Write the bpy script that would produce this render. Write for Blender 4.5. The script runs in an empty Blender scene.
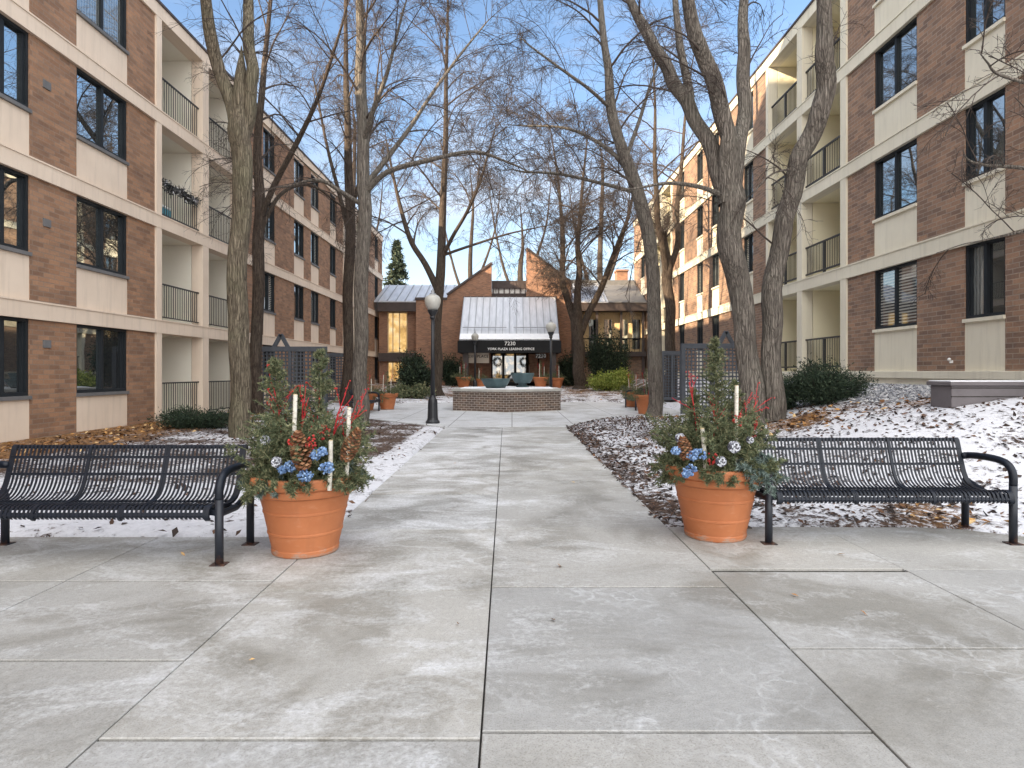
import bpy, math, random
import numpy as np
from mathutils import Vector
SC = bpy.context.scene
COL = SC.collection
random.seed(7)
rng = np.random.default_rng(11)
R = math.radians
F, CAMH, VX, VY = 620.0, 1.45, 512.0, 372.0
def wx(px, Y): return (px - VX) * Y / F
def wz(py, Y): return CAMH - (py - VY) * Y / F

# ------------------------------------------------------------------ node helpers
def new_mat(name):
    m = bpy.data.materials.new(name); m.use_nodes = True
    nt = m.node_tree
    b = nt.nodes['Principled BSDF']
    return m, nt, b
def N(nt, t, **kw):
    n = nt.nodes.new(t)
    for k, v in kw.items():
        if k in n.inputs.keys() if hasattr(n, 'inputs') else False:
            n.inputs[k].default_value = v
        else:
            setattr(n, k, v)
    return n
def L(nt, a, b): nt.links.new(a, b)
def ramp(nt, fac, stops, interp='LINEAR'):
    r = nt.nodes.new('ShaderNodeValToRGB'); r.color_ramp.interpolation = interp
    e = r.color_ramp.elements
    while len(e) < len(stops): e.new(0.5)
    for i, (p, c) in enumerate(stops):
        e[i].position = p; e[i].color = (*c, 1) if len(c) == 3 else c
    L(nt, fac, r.inputs[0]); return r.outputs[0]
def mixc(nt, fac, a, b, mode='MIX'):
    m = nt.nodes.new('ShaderNodeMix'); m.data_type = 'RGBA'; m.blend_type = mode
    for s, v in ((m.inputs[0], fac), (m.inputs[6], a), (m.inputs[7], b)):
        if isinstance(v, (int, float)): s.default_value = v
        elif isinstance(v, tuple): s.default_value = (*v, 1) if len(v) == 3 else v
        else: L(nt, v, s)
    return m.outputs[2]
def mth(nt, op, a, b=0.0, clamp=False):
    m = nt.nodes.new('ShaderNodeMath'); m.operation = op; m.use_clamp = clamp
    for s, v in ((m.inputs[0], a), (m.inputs[1], b)):
        if isinstance(v, (int, float)): s.default_value = v
        else: L(nt, v, s)
    return m.outputs[0]
def noise(nt, vec, scale, detail=4, rough=0.55, dist=0.0):
    n = nt.nodes.new('ShaderNodeTexNoise')
    n.inputs['Scale'].default_value = scale; n.inputs['Detail'].default_value = detail
    n.inputs['Roughness'].default_value = rough; n.inputs['Distortion'].default_value = dist
    if vec is not None: L(nt, vec, n.inputs['Vector'])
    return n.outputs['Fac']
def pos(nt): return nt.nodes.new('ShaderNodeNewGeometry').outputs['Position']
def objco(nt): return nt.nodes.new('ShaderNodeTexCoord').outputs['Object']
def scalev(nt, vec, s):
    m = nt.nodes.new('ShaderNodeVectorMath'); m.operation = 'MULTIPLY'
    L(nt, vec, m.inputs[0]); m.inputs[1].default_value = s; return m.outputs[0]
def bump(nt, b, h, strength, dist=0.01):
    n = nt.nodes.new('ShaderNodeBump'); n.inputs['Strength'].default_value = strength; n.inputs['Distance'].default_value = dist
    L(nt, h, n.inputs['Height']); L(nt, n.outputs[0], b.inputs['Normal'])

def simple(name, c1, c2=None, scale=6.0, rough=0.7, spec=0.4, bstr=0.0, bscale=40, metal=0.0, stretch=None):
    m, nt, b = new_mat(name)
    b.inputs['Roughness'].default_value = rough; b.inputs['Specular IOR Level'].default_value = spec
    b.inputs['Metallic'].default_value = metal
    co = objco(nt)
    if stretch: co = scalev(nt, co, stretch)
    if c2 is None: c2 = tuple(v * 0.75 for v in c1)
    f = noise(nt, co, scale, 5, 0.6)
    L(nt, ramp(nt, f, [(0.3, c2), (0.7, c1)]), b.inputs['Base Color'])
    if bstr: bump(nt, b, noise(nt, co, bscale, 4), bstr)
    return m
def island(name, stops, rough=0.75, spec=0.3, twoside=True, trans=0.0):
    m, nt, b = new_mat(name)
    b.inputs['Roughness'].default_value = rough; b.inputs['Specular IOR Level'].default_value = spec
    g = nt.nodes.new('ShaderNodeNewGeometry')
    L(nt, ramp(nt, g.outputs['Random Per Island'], stops), b.inputs['Base Color'])
    return m
def emit(name, c, s):
    m, nt, b = new_mat(name)
    b.inputs['Base Color'].default_value = (*c, 1); b.inputs['Emission Color'].default_value = (*c, 1)
    b.inputs['Emission Strength'].default_value = s; b.inputs['Roughness'].default_value = 0.3
    return m
def wall_uv(nt):
    """metre coordinates along whichever wall direction the face has"""
    g = nt.nodes.new('ShaderNodeNewGeometry')
    sp = nt.nodes.new('ShaderNodeSeparateXYZ'); L(nt, g.outputs['Position'], sp.inputs[0])
    sn = nt.nodes.new('ShaderNodeSeparateXYZ'); L(nt, g.outputs['True Normal'], sn.inputs[0])
    ax = mth(nt, 'GREATER_THAN', mth(nt, 'ABSOLUTE', sn.outputs[0]), 0.75)
    u = mth(nt, 'ADD', mth(nt, 'MULTIPLY', sp.outputs[1], ax), mth(nt, 'MULTIPLY', sp.outputs[0], mth(nt, 'SUBTRACT', 1.0, ax)))
    c = nt.nodes.new('ShaderNodeCombineXYZ'); L(nt, u, c.inputs[0]); L(nt, sp.outputs[2], c.inputs[1])
    return c.outputs[0]
def brick(name, c1, c2, mortar, bw=0.30, rh=0.10, ms=0.010):
    m, nt, b = new_mat(name)
    b.inputs['Roughness'].default_value = 0.85; b.inputs['Specular IOR Level'].default_value = 0.25
    uv = wall_uv(nt)
    t = nt.nodes.new('ShaderNodeTexBrick'); L(nt, uv, t.inputs['Vector'])
    t.inputs['Color1'].default_value = (*c1, 1); t.inputs['Color2'].default_value = (*c2, 1); t.inputs['Mortar'].default_value = (*mortar, 1)
    t.inputs['Scale'].default_value = 1; t.inputs['Brick Width'].default_value = bw; t.inputs['Row Height'].default_value = rh
    t.inputs['Mortar Size'].default_value = ms; t.inputs['Mortar Smooth'].default_value = 0.2; t.inputs['Bias'].default_value = -0.1
    n1 = noise(nt, uv, 1.3, 5, 0.6); n2 = noise(nt, uv, 22, 5, 0.7)
    v = mth(nt, 'ADD', mth(nt, 'MULTIPLY', n1, 0.7), mth(nt, 'MULTIPLY', n2, 0.6))
    c = mixc(nt, 1.0, t.outputs['Color'], ramp(nt, v, [(0.35, (0.72, 0.70, 0.70)), (0.95, (1.25, 1.2, 1.15))]), 'MULTIPLY')
    # a few odd bricks, lighter or more orange
    v2 = nt.nodes.new('ShaderNodeTexVoronoi'); v2.feature = 'F1'
    L(nt, scalev(nt, uv, (1 / bw, 1 / rh, 1)), v2.inputs['Vector']); v2.inputs['Scale'].default_value = 0.8
    odd = ramp(nt, mth(nt, 'MULTIPLY', v2.outputs['Color'], 1.0), [(0.0, (0.8, 0.8, 0.84)), (0.5, (1, 1, 1)), (1.0, (1.25, 1.12, 1.0))])
    c = mixc(nt, 0.6, c, odd, 'MULTIPLY')
    L(nt, c, b.inputs['Base Color'])
    bump(nt, b, mth(nt, 'ADD', mth(nt, 'MULTIPLY', mth(nt, 'SUBTRACT', 1.0, t.outputs['Fac']), 1.0), mth(nt, 'MULTIPLY', n2, 0.4)), 0.5, 0.006)
    return m

# ------------------------------------------------------------------ mesh helpers
class MB:
    def __init__(s): s.v = []; s.f = []; s.n = 0
    def add(s, verts, faces):
        verts = np.asarray(verts, dtype=np.float64).reshape(-1, 3)
        for fa in (faces if isinstance(faces, list) and faces and isinstance(faces[0], np.ndarray) and faces[0].ndim == 2 else [faces]):
            if isinstance(fa, np.ndarray): s.f.append(fa.astype(np.int64) + s.n)
            else:
                by = {}
                for q in fa: by.setdefault(len(q), []).append(q)
                for k, qs in by.items(): s.f.append(np.array(qs, dtype=np.int64) + s.n)
        s.v.append(verts); s.n += len(verts)
    def box(s, x0, x1, y0, y1, z0, z1):
        if x0 > x1: x0, x1 = x1, x0
        if y0 > y1: y0, y1 = y1, y0
        v = [(x0,y0,z0),(x1,y0,z0),(x1,y1,z0),(x0,y1,z0),(x0,y0,z1),(x1,y0,z1),(x1,y1,z1),(x0,y1,z1)]
        s.add(v, [(0,3,2,1),(4,5,6,7),(0,1,5,4),(1,2,6,5),(2,3,7,6),(3,0,4,7)])
    def obox(s, c, ax, ay, az):
        """oriented box: centre and three half-axis vectors"""
        c, ax, ay, az = map(np.array, (c, ax, ay, az))
        v = [c + i*ax + j*ay + k*az for k in (-1,1) for j in (-1,1) for i in (-1,1)]
        s.add(v, [(0,2,3,1),(4,5,7,6),(0,1,5,4),(1,3,7,5),(3,2,6,7),(2,0,4,6)])
    def bar(s, p, q, w, h, up=(0,0,1)):
        p, q = np.array(p, float), np.array(q, float); d = q - p; l = np.linalg.norm(d); d /= l
        u = np.array(up, float); sd = np.cross(d, u)
        if np.linalg.norm(sd) < 1e-4: sd = np.cross(d, (1, 0, 0))
        sd /= np.linalg.norm(sd); u = np.cross(sd, d)
        s.obox((p + q) / 2, d * l / 2, sd * w / 2, u * h / 2)
    def tube(s, pts, rad, sides=10, cap=True):
        pts = np.array(pts, float); k = len(pts)
        rad = np.full(k, rad, float) if np.isscalar(rad) else np.array(rad, float)
        v, q = tubes(pts[None], rad[None], sides); s.add(v, q)
        if cap:
            s.f.append(np.array([list(range(sides))[::-1]], dtype=np.int64) + s.n - len(v))
            s.f.append(np.array([list(range(sides))], dtype=np.int64) + s.n - sides)
    def lathe(s, prof, c=(0,0,0), sides=32, close=True):
        a = np.linspace(0, 2*math.pi, sides, endpoint=False)
        v = np.array([[(c[0]+r*math.cos(t), c[1]+r*math.sin(t), c[2]+z) for t in a] for r, z in prof]).reshape(-1, 3)
        q = []
        for i in range(len(prof)-1):
            for j in range(sides):
                k = (j+1) % sides; q.append((i*sides+j, i*sides+k, (i+1)*sides+k, (i+1)*sides+j))
        s.add(v, np.array(q))
        if close:
            s.f.append(np.array([list(range(sides))[::-1]], dtype=np.int64) + s.n - len(v))
            s.f.append(np.array([list(range(sides))], dtype=np.int64) + s.n - sides)
    def sphere(s, c, r, sides=10, rings=6, sq=1.0):
        prof = [(max(1e-4, r*math.sin(math.pi*i/rings)), -r*sq*math.cos(math.pi*i/rings)) for i in range(rings+1)]
        s.lathe(prof, c, sides)
    def prism(s, poly, ax, t0, t1):
        """polygon in the plane normal to axis ax ('x','y','z') extruded t0..t1"""
        def P(a, b, t): return {'y': (a, t, b), 'x': (t, a, b), 'z': (a, b, t)}[ax]
        n = len(poly)
        v = [P(a, b, t0) for a, b in poly] + [P(a, b, t1) for a, b in poly]
        f = [tuple(range(n)), tuple(range(2*n-1, n-1, -1))] + [(i, i+n, (i+1) % n + n, (i+1) % n) for i in range(n)]
        s.add(v, f)
    def build(s, name, mat, parent=None, off=None, smooth=False, bevel=0.0):
        me = bpy.data.meshes.new(name)
        if s.n:
            v = np.concatenate(s.v)
            if off is None and parent is not None:
                p = parent
                while p.parent: p = p.parent
                off = tuple(p.location)
            if off is not None: v = v - np.array(off)
            me.vertices.add(len(v)); me.vertices.foreach_set('co', v.astype(np.float32).ravel())
            lens = np.concatenate([np.full(len(f), f.shape[1], np.int32) for f in s.f])
            loops = np.concatenate([f.ravel() for f in s.f]).astype(np.int32)
            me.loops.add(len(loops)); me.loops.foreach_set('vertex_index', loops)
            me.polygons.add(len(lens))
            me.polygons.foreach_set('loop_start', np.concatenate([[0], np.cumsum(lens)[:-1]]).astype(np.int32))
            me.polygons.foreach_set('loop_total', lens)
            me.polygons.foreach_set('use_smooth', np.full(len(lens), bool(smooth)))
            me.update(calc_edges=True); me.validate()
        me.materials.append(mat)
        o = bpy.data.objects.new(name, me); COL.objects.link(o)
        if parent is not None: o.parent = parent
        if bevel:
            bv = o.modifiers.new('bevel', 'BEVEL'); bv.width = bevel; bv.segments = 2; bv.limit_method = 'ANGLE'; bv.angle_limit = R(40)
        return o

def tubes(P, Rd, sides):
    n, k, _ = P.shape
    T = np.gradient(P, axis=1); T /= np.linalg.norm(T, axis=2, keepdims=True) + 1e-9
    ref = np.where(np.abs(T[:, :1, 2:3]) > 0.8, np.array([1.0, 0, 0]), np.array([0, 0, 1.0]))
    ref = np.repeat(ref, k, axis=1)
    A = np.cross(T, ref); A /= np.linalg.norm(A, axis=2, keepdims=True) + 1e-9
    B = np.cross(T, A)
    an = np.linspace(0, 2*math.pi, sides, endpoint=False)
    V = P[:, :, None] + Rd[:, :, None, None] * (A[:, :, None] * np.cos(an)[None, None, :, None] + B[:, :, None] * np.sin(an)[None, None, :, None])
    idx = np.arange(n*k*sides).reshape(n, k, sides)
    a = idx[:, :-1]; b = idx[:, 1:]
    Q = np.stack([a, np.roll(a, -1, 2), np.roll(b, -1, 2), b], axis=-1).reshape(-1, 4)
    return V.reshape(-1, 3), Q

def tag(o, label=None, cat=None, group=None, kind=None):
    if label: o['label'] = label
    if cat: o['category'] = cat
    if group: o['group'] = group
    if kind: o['kind'] = kind
    return o
def thing(name, loc, label, cat, group=None, rz=0.0):
    o = bpy.data.objects.new(name, None); COL.objects.link(o)
    o.location = loc; o.rotation_euler.z = rz; o.empty_display_size = 0.2
    return tag(o, label, cat, group)
def copy_tree(o, parent=None):
    c = o.copy(); COL.objects.link(c)
    if parent is not None: c.parent = parent
    for ch in list(o.children): copy_tree(ch, c)
    return c
def noff(mb, name, mat, parent, **kw): return mb.build(name, mat, parent, off=(0, 0, 0), **kw)

# ------------------------------------------------------------------ materials
M = {}
M['brick_l'] = brick('brick_brown', (0.33, 0.198, 0.125), (0.20, 0.12, 0.08), (0.25, 0.185, 0.14))
M['brick_r'] = brick('brick_mauve', (0.31, 0.20, 0.138), (0.172, 0.118, 0.092), (0.30, 0.245, 0.195))
M['brick_c'] = brick('brick_russet', (0.34, 0.185, 0.118), (0.22, 0.12, 0.08), (0.28, 0.20, 0.155), 0.2, 0.068, 0.008)
M['brick_p'] = brick('brick_planter', (0.155, 0.112, 0.09), (0.085, 0.066, 0.058), (0.34, 0.31, 0.28), 0.2, 0.085, 0.011)
def stucco(name, c1, c2):
    m, nt, b = new_mat(name); b.inputs['Roughness'].default_value = 0.92; b.inputs['Specular IOR Level'].default_value = 0.2
    uv = wall_uv(nt)
    n1 = noise(nt, uv, 0.9, 5, 0.6); st = noise(nt, scalev(nt, uv, (5.0, 0.35, 1)), 1.4, 5, 0.65); n2 = noise(nt, uv, 45, 4, 0.6)
    c = ramp(nt, n1, [(0.3, c2), (0.7, c1)])
    c = mixc(nt, ramp(nt, st, [(0.50, (0, 0, 0)), (0.75, (0.42, 0.42, 0.42))]), c, tuple(v*0.66 for v in c2))
    L(nt, c, b.inputs['Base Color']); bump(nt, b, n2, 0.3, 0.006); return m
M['cream_l'] = stucco('stucco_tan', (0.74, 0.615, 0.495), (0.66, 0.54, 0.43))
M['cream_r'] = stucco('stucco_cream', (0.74, 0.685, 0.55), (0.67, 0.615, 0.49))
M['cream_b'] = simple('balcony_paint', (0.80, 0.76, 0.66), (0.75, 0.70, 0.60), 0.9, 0.85, 0.2)
M['balc_y'] = simple('balcony_paint_warm', (0.84, 0.775, 0.57), (0.80, 0.73, 0.53), 0.9, 0.85, 0.2)
M['frame'] = simple('window_frame_charcoal', (0.022, 0.026, 0.030), (0.016, 0.019, 0.022), 3, 0.5, 0.2)
M['sill'] = simple('sill_grey', (0.16, 0.155, 0.155), (0.12, 0.12, 0.12), 4, 0.7)
M['rail'] = simple('railing_dark', (0.05, 0.047, 0.045), (0.035, 0.033, 0.032), 6, 0.5)
def glass(name, base, rough=0.02, spec=0.9, mix=0.22):
    m, nt, b = new_mat(name)
    b.inputs['Base Color'].default_value = (*base, 1); b.inputs['Roughness'].default_value = rough
    b.inputs['Specular IOR Level'].default_value = spec
    co = objco(nt)
    bump(nt, b, noise(nt, co, 0.9, 2), 0.06, 0.02)
    gl = nt.nodes.new('ShaderNodeBsdfGlossy'); gl.inputs['Roughness'].default_value = 0.015
    gl.inputs['Color'].default_value = (0.85, 0.92, 0.95, 1)
    bn = [n for n in nt.nodes if n.type == 'BUMP'][0]; L(nt, bn.outputs[0], gl.inputs['Normal'])
    mx = nt.nodes.new('ShaderNodeMixShader'); mx.inputs[0].default_value = mix
    L(nt, b.outputs[0], mx.inputs[1]); L(nt, gl.outputs[0], mx.inputs[2])
    L(nt, mx.outputs[0], nt.nodes['Material Output'].inputs[0])
    return m
M['glass'] = glass('window_glass', (0.020, 0.026, 0.028), mix=0.42)
M['glass_screen'] = glass('window_screen_glass', (0.018, 0.02, 0.022), 0.12, 0.5, 0.16)
def curtain(name, c1, c2, sc):
    m = glass(name, c1, mix=0.2); nt = m.node_tree; b = nt.nodes['Principled BSDF']
    w = nt.nodes.new('ShaderNodeTexWave'); w.bands_direction = sc[0]; w.inputs['Scale'].default_value = sc[1]; w.inputs['Distortion'].default_value = sc[2]
    L(nt, objco(nt), w.inputs['Vector'])
    L(nt, ramp(nt, w.outputs['Fac'], [(0.2, c2), (0.8, c1)]), b.inputs['Base Color'])
    return m
M['curtain'] = curtain('curtained_glass', (0.20, 0.21, 0.20), (0.09, 0.10, 0.10), ('Y', 3.5, 1.5))
M['blind'] = curtain('blinds_glass', (0.42, 0.41, 0.36), (0.05, 0.055, 0.06), ('Z', 4.2, 0.0))
M['lit_glass'] = curtain('warm_lit_glass', (0.5, 0.35, 0.12), (0.4, 0.26, 0.08), ('Z', 0.6, 3.0))
_b = M['lit_glass'].node_tree.nodes['Principled BSDF']; _b.inputs['Emission Color'].default_value = (1.0, 0.60, 0.20, 1); _b.inputs['Emission Strength'].default_value = 0.35
M['lobby_glass'] = glass('lobby_glass', (0.03, 0.025, 0.02), mix=0.12)
_nt = M['lobby_glass'].node_tree; _b = _nt.nodes['Principled BSDF']
_n3 = M['lit_glass'].node_tree; L(_n3, ramp(_n3, noise(_n3, objco(_n3), 1.4, 4, 0.6), [(0.36, (0.30, 0.14, 0.04)), (0.5, (0.95, 0.58, 0.2)), (0.66, (1.0, 0.86, 0.55))]), M['lit_glass'].node_tree.nodes['Principled BSDF'].inputs['Emission Color'])
L(_nt, ramp(_nt, noise(_nt, objco(_nt), 2.2, 4, 0.6), [(0.48, (0.006, 0.004, 0.002)), (0.60, (0.45, 0.28, 0.11)), (0.72, (1.0, 0.8, 0.5))]), _b.inputs['Emission Color'])
_b.inputs['Emission Strength'].default_value = 0.28
M['dark_trim'] = simple('bronze_fascia', (0.075, 0.055, 0.05), (0.05, 0.038, 0.035), 3, 0.5)
M['black_trim'] = simple('black_fascia', (0.009, 0.009, 0.010), (0.006, 0.006, 0.007), 3, 0.5, 0.2)
M['metal_roof'] = simple('standing_seam_metal', (0.60, 0.61, 0.64), (0.44, 0.45, 0.48), 1.6, 0.38, 0.5, 0, 40, 0.35, (3, 0.5, 0.5))
M['seam'] = simple('roof_seam_metal', (0.33, 0.34, 0.36), None, 3, 0.45, 0.5, 0, 40, 0.3)
M['snow'] = simple('packed_snow', (0.86, 0.87, 0.89), (0.78, 0.79, 0.82), 5, 0.8, 0.3, 0.4, 30)
M['wood_tan'] = simple('tan_cladding', (0.72, 0.54, 0.30), (0.62, 0.44, 0.23), 3, 0.7, 0.3, 0, 40, 0, (6, 6, 0.6))
M['white'] = simple('white_paint', (0.80, 0.79, 0.76), (0.7, 0.69, 0.66), 3, 0.5)
M['letter'] = simple('letter_white', (0.82, 0.82, 0.80), (0.78, 0.78, 0.76), 3, 0.5)
M['ink'] = simple('sign_ink', (0.04, 0.035, 0.03), None, 3, 0.6)
M['sign_board'] = simple('sign_board_beige', (0.70, 0.60, 0.49), (0.64, 0.55, 0.45), 3, 0.6)
M['lattice'] = simple('lattice_slate_paint', (0.085, 0.093, 0.108), (0.06, 0.066, 0.078), 5, 0.65, 0.3, 0.1, 30)
M['iron'] = simple('bench_black_steel', (0.012, 0.016, 0.026), (0.007, 0.009, 0.014), 9, 0.42, 0.3)
M['lamp_iron'] = simple('lamp_post_black', (0.018, 0.020, 0.024), (0.012, 0.013, 0.016), 5, 0.42, 0.5)
def rusty():
    m, nt, b = new_mat('bench_leg_steel')
    b.inputs['Roughness'].default_value = 0.5
    co = objco(nt); sp = nt.nodes.new('ShaderNodeSeparateXYZ'); L(nt, co, sp.inputs[0])
    n = noise(nt, co, 16, 5, 0.65)
    h = mth(nt, 'SUBTRACT', 0.44, mth(nt, 'MULTIPLY', sp.outputs[2], 2.6))
    f = mth(nt, 'MULTIPLY', mth(nt, 'SUBTRACT', mth(nt, 'ADD', n, h), 0.82), 6.0, True)
    L(nt, mixc(nt, f, (0.013, 0.016, 0.024), (0.10, 0.048, 0.03)), b.inputs['Base Color'])
    return m
M['leg'] = rusty()
M['globe'] = simple('globe_frosted', (0.50, 0.49, 0.45), (0.38, 0.37, 0.34), 5, 0.35, 0.5)
def terracotta():
    m, nt, b = new_mat('terracotta')
    b.inputs['Roughness'].default_value = 0.62; b.inputs['Specular IOR Level'].default_value = 0.35
    co = objco(nt); n = noise(nt, co, 3.0, 5, 0.6); n2 = noise(nt, scalev(nt, co, (1, 1, 3.0)), 9, 6, 0.7)
    c = ramp(nt, n, [(0.3, (0.40, 0.135, 0.052)), (0.7, (0.485, 0.175, 0.072))])
    c = mixc(nt, ramp(nt, n2, [(0.56, (0, 0, 0)), (0.78, (0.35, 0.35, 0.35))]), c, (0.56, 0.30, 0.18))
    sp = nt.nodes.new('ShaderNodeSeparateXYZ'); L(nt, co, sp.inputs[0])
    dirt = mth(nt, 'MULTIPLY', mth(nt, 'SUBTRACT', mth(nt, 'ADD', n2, 0.02), mth(nt, 'ADD', 0.40, mth(nt, 'MULTIPLY', sp.outputs[2], 3.5))), 5.0, True)
    c = mixc(nt, dirt, c, (0.33, 0.26, 0.21))
    run = noise(nt, scalev(nt, co, (7, 7, 0.7)), 1.5, 5, 0.65)
    c = mixc(nt, ramp(nt, run, [(0.52, (0, 0, 0)), (0.72, (0.4, 0.4, 0.4))]), c, (0.36, 0.135, 0.06))
    c = mixc(nt, ramp(nt, noise(nt, co, 5, 6, 0.7), [(0.62, (0, 0, 0)), (0.78, (0.3, 0.3, 0.3))]), c, (0.55, 0.34, 0.23))
    L(nt, c, b.inputs['Base Color']); bump(nt, b, n2, 0.12, 0.004)
    return m
M['terra'] = terracotta()
M['terra_dark'] = simple('terracotta_brown', (0.26, 0.11, 0.065), (0.2, 0.085, 0.05), 4, 0.7)
M['soil'] = simple('potting_soil', (0.05, 0.038, 0.028), (0.025, 0.02, 0.015), 30, 0.95, 0.1, 0.6, 60)
M['needle'] = island('spruce_needles', [(0.0, (0.045, 0.060, 0.032)), (0.4, (0.10, 0.122, 0.062)), (0.78, (0.165, 0.175, 0.09)), (1.0, (0.27, 0.25, 0.14))])
M['needle_blue'] = island('fir_needles_silver', [(0.0, (0.05, 0.08, 0.065)), (0.5, (0.13, 0.175, 0.155)), (1.0, (0.26, 0.32, 0.29))])
M['yew'] = island('yew_needles', [(0.0, (0.012, 0.022, 0.014)), (0.6, (0.028, 0.047, 0.027)), (1.0, (0.055, 0.078, 0.042))])
M['bright_leaf'] = island('shrub_leaves_lime', [(0.0, (0.11, 0.16, 0.028)), (0.6, (0.22, 0.27, 0.05)), (1.0, (0.36, 0.36, 0.09))])
M['far_spruce'] = island('spruce_far', [(0.0, (0.02, 0.035, 0.024)), (0.6, (0.045, 0.065, 0.04)), (1.0, (0.09, 0.10, 0.06))])
M['redtwig'] = simple('dogwood_red', (0.60, 0.03, 0.04), (0.42, 0.022, 0.03), 8, 0.5)
M['berry'] = island('red_berries', [(0, (0.30, 0.012, 0.015)), (1, (0.52, 0.04, 0.03))], 0.4, 0.5)
M['bluebud'] = island('blue_florets', [(0, (0.07, 0.13, 0.26)), (0.5, (0.14, 0.24, 0.44)), (1, (0.30, 0.42, 0.60))], 0.6, 0.3)
M['cone'] = island('pine_cone_scales', [(0, (0.10, 0.04, 0.018)), (0.6, (0.21, 0.085, 0.035)), (1, (0.38, 0.20, 0.10))], 0.55, 0.4)
M['frost'] = island('frosted_cone_scales', [(0, (0.055, 0.05, 0.06)), (0.45, (0.17, 0.17, 0.21)), (0.65, (0.55, 0.57, 0.62)), (1, (0.80, 0.82, 0.86))], 0.7, 0.3)
def birch():
    m, nt, b = new_mat('birch_bark'); b.inputs['Roughness'].default_value = 0.7
    co = objco(nt); n = noise(nt, scalev(nt, co, (14, 14, 34)), 1.6, 4, 0.6)
    L(nt, ramp(nt, n, [(0.33, (0.10, 0.085, 0.07)), (0.42, (0.58, 0.54, 0.46)), (0.7, (0.72, 0.69, 0.61))]), b.inputs['Base Color']); return m
M['birch'] = birch()
M['cutwood'] = simple('cut_wood', (0.62, 0.50, 0.30), (0.5, 0.38, 0.2), 20, 0.7)
M['bowl'] = simple('verdigris_metal', (0.085, 0.135, 0.145), (0.045, 0.075, 0.085), 3, 0.55, 0.4, 0.1, 20, 0.2, (1, 1, 0.4))
M['cap_stone'] = simple('cap_stone', (0.46, 0.44, 0.41), (0.36, 0.35, 0.32), 4, 0.85)
M['block'] = simple('grey_retaining_block', (0.155, 0.14, 0.145), (0.125, 0.113, 0.116), 3, 0.85, 0.2, 0.3, 25)
M['rattan'] = simple('rattan', (0.36, 0.20, 0.09), (0.24, 0.12, 0.05), 12, 0.6)
M['teak'] = simple('teak', (0.30, 0.17, 0.085), (0.22, 0.12, 0.06), 8, 0.6)
M['teal'] = simple('teal_plastic', (0.08, 0.28, 0.34), (0.06, 0.22, 0.27), 5, 0.4)
M['tinsel'] = island('garland', [(0, (0.012, 0.014, 0.012)), (0.75, (0.04, 0.04, 0.04)), (0.9, (0.5, 0.5, 0.52)), (1, (0.8, 0.8, 0.82))], 0.4, 0.5)
M['leafmix'] = island('dry_leaves', [(0, (0.06, 0.034, 0.022)), (0.30, (0.16, 0.08, 0.036)), (0.55, (0.34, 0.165, 0.06)), (0.78, (0.50, 0.28, 0.10)), (1, (0.64, 0.47, 0.25))], 0.75, 0.25)
M['leafdark'] = island('wet_leaves', [(0, (0.022, 0.016, 0.014)), (0.6, (0.06, 0.036, 0.026)), (1, (0.15, 0.075, 0.04))], 0.7, 0.3)
M['stone'] = island('river_stones', [(0, (0.10, 0.105, 0.12)), (0.5, (0.24, 0.245, 0.26)), (1, (0.55, 0.54, 0.53))], 0.7, 0.3)
def bark(name, c1, c2, c3, lich):
    m, nt, b = new_mat(name); b.inputs['Roughness'].default_value = 0.9; b.inputs['Specular IOR Level'].default_value = 0.2
    co = pos(nt)
    n = noise(nt, scalev(nt, co, (1, 1, 0.16)), 26, 6, 0.65, 0.6)
    c = ramp(nt, n, [(0.32, c3), (0.5, c2), (0.68, c1)])
    n2 = noise(nt, co, 1.1, 5, 0.6)
    c = mixc(nt, ramp(nt, n2, [(0.48, (0, 0, 0)), (0.68, (0.6, 0.6, 0.6))]), c, lich)
    vr = nt.nodes.new('ShaderNodeTexVoronoi'); vr.feature = 'DISTANCE_TO_EDGE'; vr.inputs['Scale'].default_value = 24
    dv = nt.nodes.new('ShaderNodeVectorMath'); dv.operation = 'ADD'; L(nt, scalev(nt, co, (1, 1, 0.055)), dv.inputs[0])
    nn = nt.nodes.new('ShaderNodeTexNoise'); nn.inputs['Scale'].default_value = 6; nn.inputs['Detail'].default_value = 4; L(nt, co, nn.inputs['Vector'])
    L(nt, scalev(nt, nn.outputs['Color'], (0.05, 0.05, 0.05)), dv.inputs[1]); L(nt, dv.outputs[0], vr.inputs['Vector'])
    fur = ramp(nt, vr.outputs['Distance'], [(0.0, (0.38, 0.36, 0.34)), (0.16, (1.06, 1.05, 1.03))])
    c = mixc(nt, 0.62, c, fur, 'MULTIPLY')
    L(nt, c, b.inputs['Base Color']); bump(nt, b, mth(nt, 'ADD', mth(nt, 'MULTIPLY', n, 0.6), mth(nt, 'MULTIPLY', fur, 0.5)), 1.0, 0.05)
    return m
M['bark_olive'] = bark('bark_olive', (0.25, 0.21, 0.155), (0.16, 0.133, 0.097), (0.07, 0.057, 0.044), (0.165, 0.155, 0.10))
M['bark_grey'] = bark('bark_grey', (0.25, 0.22, 0.19), (0.165, 0.145, 0.125), (0.07, 0.06, 0.053), (0.20, 0.185, 0.155))
M['bark_brown'] = bark('bark_brown', (0.12, 0.092, 0.072), (0.075, 0.056, 0.044), (0.032, 0.025, 0.021), (0.095, 0.08, 0.064))
M['twig'] = simple('twig_bark', (0.085, 0.066, 0.056), (0.045, 0.035, 0.030), 2.0, 0.85, 0.2)

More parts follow.
